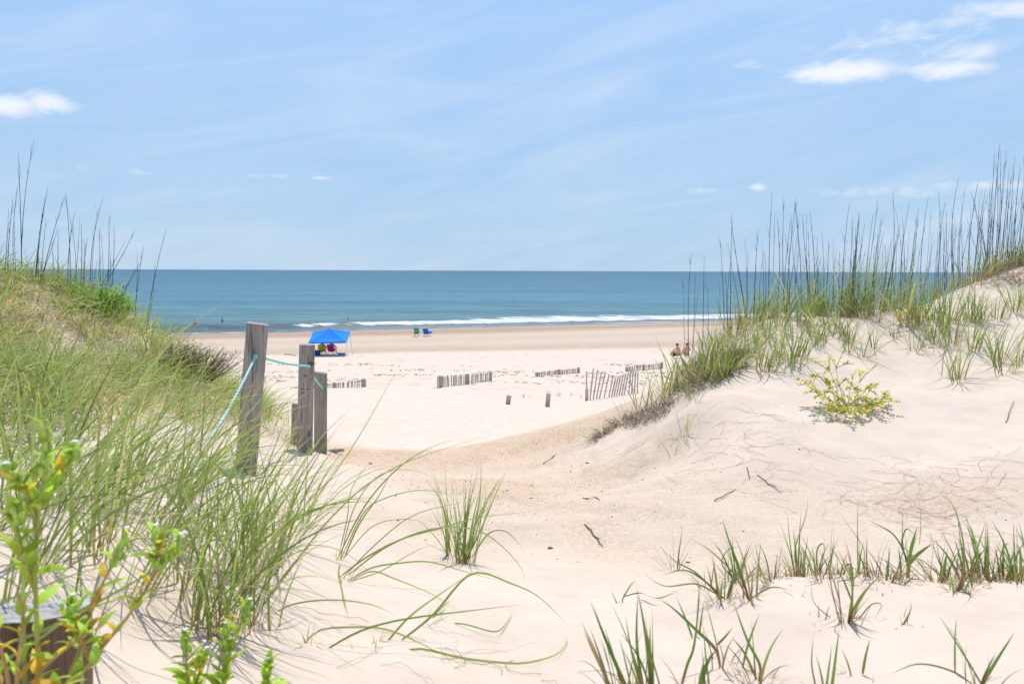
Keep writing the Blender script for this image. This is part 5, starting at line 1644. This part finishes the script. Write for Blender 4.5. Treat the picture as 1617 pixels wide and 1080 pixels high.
def bird(loc, rz, flap, label, sc=1.0, mat=None):
    root = empty('seabird', loc, label, 'bird', 'dark seabirds low over the sea', rz)
    mb = MB()
    mb.tube([(0, -.30 * sc, 0), (0, -.16 * sc, .0), (0, .05 * sc, .01), (0, .2 * sc, .03 * sc), (0, .32 * sc, .05 * sc), (0, .42 * sc, .03 * sc)], [0.02 * sc, .07 * sc, .10 * sc, .06 * sc, .05 * sc, .012 * sc], 8)
    mb.build('body', mat or M_BIRD, root, True)
    for s in (-1, 1):
        m2 = MB()
        sheet(m2, lambda u, v: (s * (0.05 + 0.75 * u) * sc, 0.10 + (v - .5) * 0.26 * (1 - .75 * u) * sc - 0.1 * u, 0.03 + flap * sc * math.sin(u * 1.9)), 8, 3, 0.012)
        m2.build('wing', mat or M_BIRD, root, True)


for i, (px, py, lab, fl) in enumerate([(809, 477.5, 'largest dark seabird of four skimming the sea', .35), (796.7, 483, 'dark seabird left of the other three over the sea', .2), (812.5, 485, 'lowest dark seabird of the four over the sea', .3), (816.5, 483.6, 'small dark seabird right of the lowest one over the sea', .25)]):
    d = F * (EYE - 0.5) / (py - 427.5)
    bird(unproj(px, py, d), 0.9 + i, fl, lab, 0.6 if i == 0 else 0.4)

M_BLEG = simple('bird_leg', (0.1, 0.08, 0.06), 0.7)
for px, py, lab in [(744.2, 517.0, 'small grey shorebird on the wet sand below the breaker, middle'), (903.5, 512.6, 'small grey shorebird on the wet sand at the tide pool')]:
    p = hit(px, py, 60); p[2] = max(p[2], 0.0)
    root = empty('shorebird', p, lab, 'bird', 'shorebirds at the water edge', 0.8)
    mb = MB(); mb.tube([(0, -.2, .30), (0, -.08, .32), (0, .06, .36), (0, .12, .44), (0, .15, .48), (0, .26, .46)], [.015, .06, .065, .035, .04, .008], 8); mb.build('body', M_BIRDW, root, True)
    for s in (-1, 1):
        mb = MB(); mb.tube([(s * .03, 0, .30), (s * .03, .02, .14), (s * .03, 0, 0)], 0.008, 5); mb.build('leg', M_BLEG, root)


# ------------------------------------------------------------------ leafy plants
M_STEM = simple('plant_stem', (0.45, 0.44, 0.10), 0.6, 0.3, 20)
M_STEMR = simple('red_plant_stem', (0.50, 0.30, 0.13), 0.6, 0.3, 20)
M_BUD = simple('green_buds', (0.44, 0.58, 0.10), 0.9, 0.25, 60)
M_PETAL = simple('white_petals', (0.75, 0.72, 0.78), 0.6)


def smooth_path(pts, n=14):
    P = np.array(pts, float)
    s = np.r_[0, np.cumsum(np.linalg.norm(np.diff(P, axis=0), axis=1))]
    tt = np.linspace(0, s[-1], n)
    Q = np.stack([np.interp(tt, s, P[:, i]) for i in range(3)], 1)
    for _ in range(2):
        Q[1:-1] = 0.25 * Q[:-2] + 0.5 * Q[1:-1] + 0.25 * Q[2:]
    return Q


def rocket(p0, stems, label, leaf=0.04, per=14, yellow=0.15, buds=True, r=0.0035, stem_mat=None, group='sea rocket plants', start=0.25):
    """a leafy beach plant: stems are lists of points relative to p0"""
    root = empty('sea_rocket_plant', p0, label, 'plant', group)
    sm = MB(); B = []; AZ = []; LN = []; LL = []; DR = []
    for st in stems:
        Q = smooth_path(st)
        sm.tube(Q, [r * (1 - 0.6 * t) for t in np.linspace(0, 1, len(Q))], 6)
        L = len(Q)
        for i in range(per):
            t = start + (1 - start) * (i + rng.uniform(0, 1)) / per
            f = t * (L - 1); k = min(int(f), L - 2)
            B.append(Q[k] + (Q[k + 1] - Q[k]) * (f - k))
            AZ.append(i * 2.4 + rng.uniform(-.6, .6)); LN.append(rng.uniform(0.35, 1.15)); LL.append(leaf * rng.uniform(0.6, 1.25) * (1.1 - 0.35 * t))
            DR.append(rng.uniform(0.6, 1) if rng.uniform() < yellow * (1.6 - 1.2 * t) else rng.uniform(0, .15))
        if buds:
            bm_ = MB()
            for i in range(26):
                t = 1 - 0.2 * (i / 26)
                k = min(int(t * (L - 1)), L - 2)
                c = Q[k] + (Q[k + 1] - Q[k]) * (t * (L - 1) - k) + rng.normal(0, leaf * 0.085, 3)
                bm_.ball(tuple(c), (leaf * .07, leaf * .07, leaf * .15), 7, 5)
            bm_.build('flower_bud', M_BUD, root, True)
            pm = MB()
            c = Q[-1] + rng.normal(0, leaf * 0.05, 3) + np.array([0, 0, leaf * .15])
            for a in range(4):
                q = c + np.array([math.cos(a * PI / 2), math.sin(a * PI / 2), 0.2]) * leaf * .055
                pm.ball(tuple(q), (leaf * .06, leaf * .06, leaf * .03), 6, 4)
            pm.build('flower', M_PETAL, root, True)
    sm.build('stem', stem_mat or M_STEM, root, True)
    n = len(B)
    V, Fc, T = blades(np.array(B), np.array(AZ), np.array(LN), U(0.2, 1.1, n), np.array(LL), np.array(LL) * U(0.30, 0.45, n), U(0, 1, n), np.array(DR), 7, 0.16, U(-.3, .3, n), U(-.5, .5, n), 1.4, 0.12)
    mesh_obj('foliage', V, Fc, M_LEAF, root, True, {'tint': T})
    return root


def px_stems(lists, p0, dz=0.0):
    out = []
    for pts in lists:
        out.append([unproj(a, b, d) - p0 for a, b, d in pts])
    return out


g = hit(80, 1075); 
p0 = np.array([unproj(70, 1000, 1.62)[0], 1.62, gz(unproj(70, 1000, 1.62)[0], 1.62)])
rocket(p0, px_stems([[(66, 1110, 1.62), (58, 1000, 1.6), (55, 900, 1.58), (60, 820, 1.56), (70, 740, 1.55), (76, 676, 1.54)], [(60, 830, 1.57), (40, 775, 1.54), (6, 738, 1.52)], [(66, 800, 1.57), (94, 752, 1.6), (122, 708, 1.62)],
                     [(56, 930, 1.6), (36, 880, 1.56), (22, 800, 1.54)]], p0), 'tall blurred sea rocket plant with flower buds in front of the stump', 0.07, 16, 0.10, True, 0.006, None, 'sea rocket plants', 0.2)
p1 = np.array([unproj(95, 1080, 1.66)[0], 1.66, gz(unproj(95, 1080, 1.66)[0], 1.66)])
rocket(p1, px_stems([[(90, 1120, 1.66), (135, 1000, 1.68), (150, 940, 1.7), (185, 880, 1.72), (200, 845, 1.72)], [(85, 1115, 1.66), (150, 1035, 1.68), (210, 965, 1.72), (245, 905, 1.75), (285, 850, 1.78)], [(240, 915, 1.75), (250, 870, 1.76), (245, 840, 1.77)],
                     [(140, 1040, 1.68), (120, 985, 1.66), (112, 950, 1.66)]], p1), 'blurred sea rocket plant with yellow leaves spreading right past the stump', 0.062, 15, 0.22, True, 0.005, M_STEMR, 'sea rocket plants', 0.25)
pz = np.array([unproj(10, 1080, 1.58)[0], 1.58, gz(unproj(10, 1080, 1.58)[0], 1.58)])
rocket(pz, px_stems([[(20, 1130, 1.6), (10, 1050, 1.58), (-20, 960, 1.55), (-30, 900, 1.55)], [(30, 1130, 1.6), (60, 1060, 1.6), (120, 1010, 1.6), (165, 985, 1.6)], [(25, 1130, 1.6), (28, 1040, 1.56), (40, 980, 1.54), (30, 940, 1.54)],
                     [(20, 1130, 1.6), (-10, 1060, 1.58), (-60, 1020, 1.58)], [(60, 1130, 1.6), (110, 1070, 1.58), (150, 1050, 1.57)]], pz), 'yellowing sea rocket stems sprawling low in front of the dark stump', 0.055, 12, 0.4, False, 0.005, M_STEMR, 'sea rocket plants', 0.25)
p2 = np.array([unproj(298, 1100, 2.0)[0], 2.0, gz(unproj(298, 1100, 2.0)[0], 2.0)])
rocket(p2, px_stems([[(298, 1130, 2.0), (294, 1050, 2.0), (292, 1000, 2.0)], [(302, 1130, 2.0), (312, 1070, 2.02), (322, 1030, 2.02)]], p2), 'small leafy sea rocket shoot at the bottom edge, left of another', 0.06, 22, 0.05, True, 0.004, None, 'sea rocket plants', 0.1)
p3 = np.array([unproj(345, 1100, 2.0)[0], 2.0, gz(unproj(345, 1100, 2.0)[0], 2.0)])
rocket(p3, px_stems([[(345, 1130, 2.0), (362, 1030, 2.02), (385, 975, 2.04), (395, 950, 2.05)], [(350, 1130, 2.0), (352, 1050, 2.0), (356, 990, 2.02)], [(420, 1130, 2.0), (424, 1080, 2.0), (422, 1045, 2.02)]], p3), 'leafy sea rocket shoot at the bottom edge among long grass blades', 0.06, 22, 0.05, True, 0.004, None, 'sea rocket plants', 0.1)

# the yellowing sea rocket on the face of the right dune
b0 = hit(1342, 646)
stems = []
for tx, ty, dd in [(1283, 575, .1), (1278, 603, -.05), (1302, 562, .15), (1318, 556, .2), (1366, 582, .15), (1396, 622, 0), (1302, 632, -.15), (1322, 648, -.2), (1378, 600, .1), (1343, 596, .15), (1352, 655, -.22), (1388, 645, -.15), (1334, 658, -.25), (1308, 606, 0), (1362, 618, -.05), (1330, 622, -.05), (1372, 634, -.1), (1320, 590, .1), (1296, 588, .1), (1272, 590, .1), (1288, 612, 0), (1384, 632, -.1), (1366, 650, -.2), (1312, 640, -.2), (1398, 634, -.05), (1356, 604, .1)]:
    q = unproj(tx, ty + 8, b0[1] + dd * 1.2)
    q[2] = max(q[2], gz(q[0], q[1]) + 0.08)
    m = b0 * 0.5 + q * 0.5 + np.array([rng.normal(0, .03), rng.normal(0, .03), 0.0]); m[2] = max(m[2] - 0.03, gz(m[0], m[1]) + 0.025)
    stems.append([np.array([rng.normal(0, .05), rng.normal(0, .05), -0.03]), m - b0, q - b0])
    for _ in range(3):
        e = q + np.array([rng.normal(0, .09), rng.normal(0, .08), rng.normal(0, .05)]); e[2] = max(e[2], gz(e[0], e[1]) + 0.05)
        mm = m * .4 + q * .6
        stems.append([mm - b0, (mm + e) / 2 - b0 + np.array([0, 0, .015]), e - b0])
rocket(b0, stems, 'yellow and green sea rocket bush alone on the bare right dune face', 0.046, 11, 0.36, False, 0.0034, M_STEMR, 'sea rocket plants', 0.4)
for px, py, h, lab in [(1424, 514, 26, 'small yellow leaved plant at the edge of the upper grass, left of two'), (1452, 511, 28, 'small yellow leaved plant at the edge of the upper grass, right of two'), (1302, 641, 12, None)]:
    if lab is None: continue
    b = hit(px, py)
    H = px2m(b, h)
    rocket(b, [[np.array([0, 0, -.02]), np.array([rng.normal(0, .3) * H, rng.normal(0, .3) * H, H * .6]), np.array([rng.normal(0, .6) * H, rng.normal(0, .4) * H, H])] for _ in range(6)], lab, 0.05, 12, 0.75, False, 0.004, M_STEMR, 'small yellow plants on the right dune')


def leafy_bush(p, rx, ry, rz_, n, leaf, label, twig_n=24):
    root = empty('leafy_bush', p, label, 'bush')
    tw = MB(); B = []
    tips = []
    for i in range(twig_n):
        a = rng.uniform(0, 2 * PI); e = rng.uniform(0.15, 1.0)
        t = np.array([rx * math.cos(a) * math.sqrt(1 - e * e * .8), ry * math.sin(a) * math.sqrt(1 - e * e * .8), rz_ * e])
        tips.append(t)
        tw.tube(smooth_path([np.array([0, 0, -.05]), t * 0.5 + np.array([0, 0, .04]), t], 7), [0.007 - 0.0008 * q for q in range(7)], 5)
    tw.build('twig', M_STEMR, root, True)
    for i in range(n):
        t = tips[int(rng.integers(0, twig_n))]
        B.append(t * rng.uniform(0.55, 1.08) + rng.normal(0, 0.035, 3))
    B = np.array(B)
    V, Fc, T = blades(B, U(0, 2 * PI, n), U(0.2, 1.2, n), U(0.1, 0.8, n), leaf * U(0.6, 1.2, n), leaf * U(0.22, 0.36, n), U(0, 1, n), np.where(U(0, 1, n) < .05, .9, 0.0), 5, 0.15, U(-.3, .3, n), U(-.6, .6, n), 1.3, 0.2)
    mesh_obj('foliage', V, Fc, M_BUSH, root, True, {'tint': T})


c = crest(150, 7.5, 11.5); c[1] -= 0.45; c[0] = c[1] * (152 - 808.5) / F; c[2] = gz(c[0], c[1])
leafy_bush(c + np.array([0, 0, -.06]), 0.40, 0.40, 0.27, 1500, 0.075, 'bright green leafy bush in the grass of the left dune crest', 40)
c = hit(1186, 506)
leafy_bush(c, 0.13, 0.12, 0.17, 170, 0.07, 'small bright green bush among the stalks of the right dune shoulder', 12)

# the bare brown shrub at the end of the left dune
def twiggy(p, label, n=150, R=0.42, H=0.42):
    root = empty('twiggy_shrub', p, label, 'shrub')
    tw = MB(); B = []
    for i in range(n):
        a = rng.uniform(0, 2 * PI); rr = math.sqrt(rng.uniform(0, 1)) * R
        b = np.array([rr * .5 * math.cos(a), rr * .5 * math.sin(a), -.03])
        t = np.array([rr * math.cos(a) * 1.25 + .10, rr * math.sin(a) * 1.2, H * rng.uniform(0.45, 1.0) * (1 - 0.35 * rr / R)])
        Q = smooth_path([b, (b + t) / 2 + rng.normal(0, .04, 3), t], 7)
        tw.tube(Q, [0.004, .0038, .0035, .003, .0026, .002, .0012], 4)
        for k in range(4): B.append(Q[int(rng.integers(3, 7))] + rng.normal(0, .012, 3))
    tw.build('twig', simple('brown_twig', (0.13, 0.085, 0.07), 0.85, 0.3, 20), root, True)
    B = np.array(B); m = len(B)
    V, Fc, T = blades(B, U(0, 2 * PI, m), U(0.1, 1.2, m), U(0.1, 0.8, m), U(0.02, 0.05, m), U(0.006, 0.012, m), U(0, 1, m), U(0, .8, m), 4, 0, U(-.3, .3, m), U(-.6, .6, m), 1.3, 0.2)
    mesh_obj('foliage', V, Fc, M_DEAD, root, True, {'tint': T})


twiggy(hit(300, 600), 'brown twiggy shrub at the seaward end of the left dune', 170, 0.42, 0.46)
twiggy(hit(262, 585), 'brown twiggy shrub among grass, left of the seaward end of the left dune', 110, 0.36, 0.36)

# ------------------------------------------------------------------ things lying on the sand
M_TWIG = simple('dry_twig', (0.16, 0.115, 0.085), 0.85, 0.3, 30)


def twig(a, b, r, label, fork=False, name='twig', dmin=0.9):
    A, B = hit(*a, dmin), hit(*b, dmin)
    mb = MB()
    Q = [A + (B - A) * t + np.array([0, 0, r * 1.4]) + rng.normal(0, r * .9, 3) for t in np.linspace(0, 1, 7)]
    for q in Q: q[2] = max(q[2], gz(q[0], q[1]) + r * .8)
    Q = [q - A for q in Q]
    mb.tube(Q, [r, r, r * 1.1, r, r * .9, r * .8, r * .4], 5)
    if fork: mb.tube([Q[3], Q[3] + (Q[6] - Q[3]) * .6 + np.array([0.01, .03, r * 2])], [r * .8, r * .4], 5)
    o = mb.build(name, M_TWIG, None, True); o.location = tuple(A)
    tag(o, label, 'twig', 'twigs lying on the sand')


twig((921, 784), (947, 795), .0045, 'dark forked twig on the path, upper of two', True)
twig((924, 830), (953, 853), .0045, 'dark forked twig on the path, lower of two', True)
twig((1128, 794), (1161, 767), .0035, 'thin twig leaning up right on the bare dune foot')
twig((1196, 748), (1233, 772), .0035, 'long dark twig right of the up-leaning one on the dune foot', True)
twig((1180, 737), (1184, 754), .004, 'tiny dark twig stub above the long dark twig')
twig((858, 735), (880, 722), .004, 'thin twig at the edge of the path below the right dune toe', True)
twig((450, 560.3), (470, 562), .03, 'dark stick lying on the far beach left of the canopy', False, 'stick', 20)
twig((1588, 665), (1600, 640), .003, 'thin pale twig near the right edge of the bare dune face')
for px, py, L, lab in [(927, 731, .035, 'small dark bark chip on the sand below the dune toe'), (869, 862, .03, 'dark bark chip on the path left of the sprouts'), (840, 768, .02, 'tiny dark bark chip on the grit of the path'), (585, 733, .04, 'small brown bark chip on the path by the posts')]:
    p = hit(px, py); mb = MB(); L *= .6; mb.ball((0, 0, L * .3), (L, L * .6, L * .35), 7, 5)
    o = mb.build('bark_chip', M_TWIG, None); o.location = tuple(p); tag(o, lab, 'bark chip', 'bark chips on the sand')


def scatter_px(boxes, n):
    out = []
    for (x0, y0, x1, y1), k in boxes:
        for _ in range(k):
            out.append((rng.uniform(x0, x1), rng.uniform(y0, y1)))
    return out


def debris():
    # chips and shell bits on the path: sampled on the ground plane around it
    c = hit(800, 770); N = 900
    x = rng.normal(c[0] + .1, 1.0, N); y = rng.normal(c[1], 1.5, N)
    ok = (y > 4.3) & (y < 11); x, y = x[ok], y[ok]; z = ground(x, y)
    mb = MB()
    for i in range(len(x)):
        r = rng.uniform(0.0015, 0.0055) * (1.8 if rng.uniform() < .08 else 1)
        mb.ball((x[i], y[i], z[i] + r * .2), (r * rng.uniform(.8, 1.8), r, r * .5), 5, 3)
    o = mb.build('path_debris', M_TWIG, None); tag(o, 'dark plant bits and shell chips scattered on the path', 'debris', None, 'stuff')
    # thin bare rootlets blown free at the foot of the right dune
    mb = MB()
    spots = scatter_px([((1185, 675, 1290, 790), 34), ((1300, 720, 1480, 830), 42), ((1440, 720, 1617, 800), 34), ((1430, 770, 1560, 850), 34), ((920, 690, 1100, 760), 24), ((1100, 690, 1200, 740), 16), ((560, 990, 900, 1075), 14), ((1080, 640, 1250, 700), 25)], 0)
    for px, py in spots:
        p = hit(px, py)
        a = rng.normal(-0.5, 0.8) + (PI if rng.uniform() < .5 else 0); q = p.copy(); pts = []; da = rng.normal(0, .13)
        for s in range(9):
            q = q + np.array([math.cos(a), math.sin(a), 0]) * rng.uniform(0.02, 0.045)
            a += da + rng.normal(0, .2)
            q[2] = gz(q[0], q[1]) + 0.002 + 0.016 * abs(math.sin(s * .8)) * rng.uniform(0, 1)
            pts.append(q.copy())
        mb.tube(pts, 0.0008 * rng.uniform(.6, 1.7), 3)
    o = mb.build('rootlets', simple('pale_root', (0.50, 0.38, 0.285), 0.9, 0.3, 15), None, True); tag(o, 'thin brown bare rootlets and fibres lying on the dune foot', 'rootlets', None, 'stuff')
    # wrack lines on the beach
    N = 2600
    x = rng.uniform(-34, 26, N)
    line = np.array([38.5, 41.5, 45.0, 50.5])[rng.integers(0, 4, N)]
    y = line + 1.1 * vnoise(x * .15, line, 7) * 3 + rng.normal(0, 0.55, N)
    ok = vnoise(x * .35, y * .35, 31) + 0.5 * vnoise(x * 1.1, y * .9, 35) > 0.02
    x, y = x[ok], y[ok]
    mb = MB()
    for i in range(len(x)):
        L = rng.uniform(0.04, 0.22); a = rng.normal(0, .6)
        pts = []
        for t in (-.5, -.15, .2, .5):
            xx = x[i] + L * t * math.cos(a); yy = y[i] + L * t * math.sin(a) + rng.normal(0, .02)
            pts.append((xx, yy, gz(xx, yy) + .012))
        mb.tube(pts, rng.uniform(.006, .016), 4)
    o = mb.build('seaweed_wrack', simple('dry_wrack', (0.27, 0.21, 0.15), 0.9, 0.4, 5), None); tag(o, 'thin broken lines of dry seaweed wrack across the beach', 'seaweed', None, 'stuff')


debris()
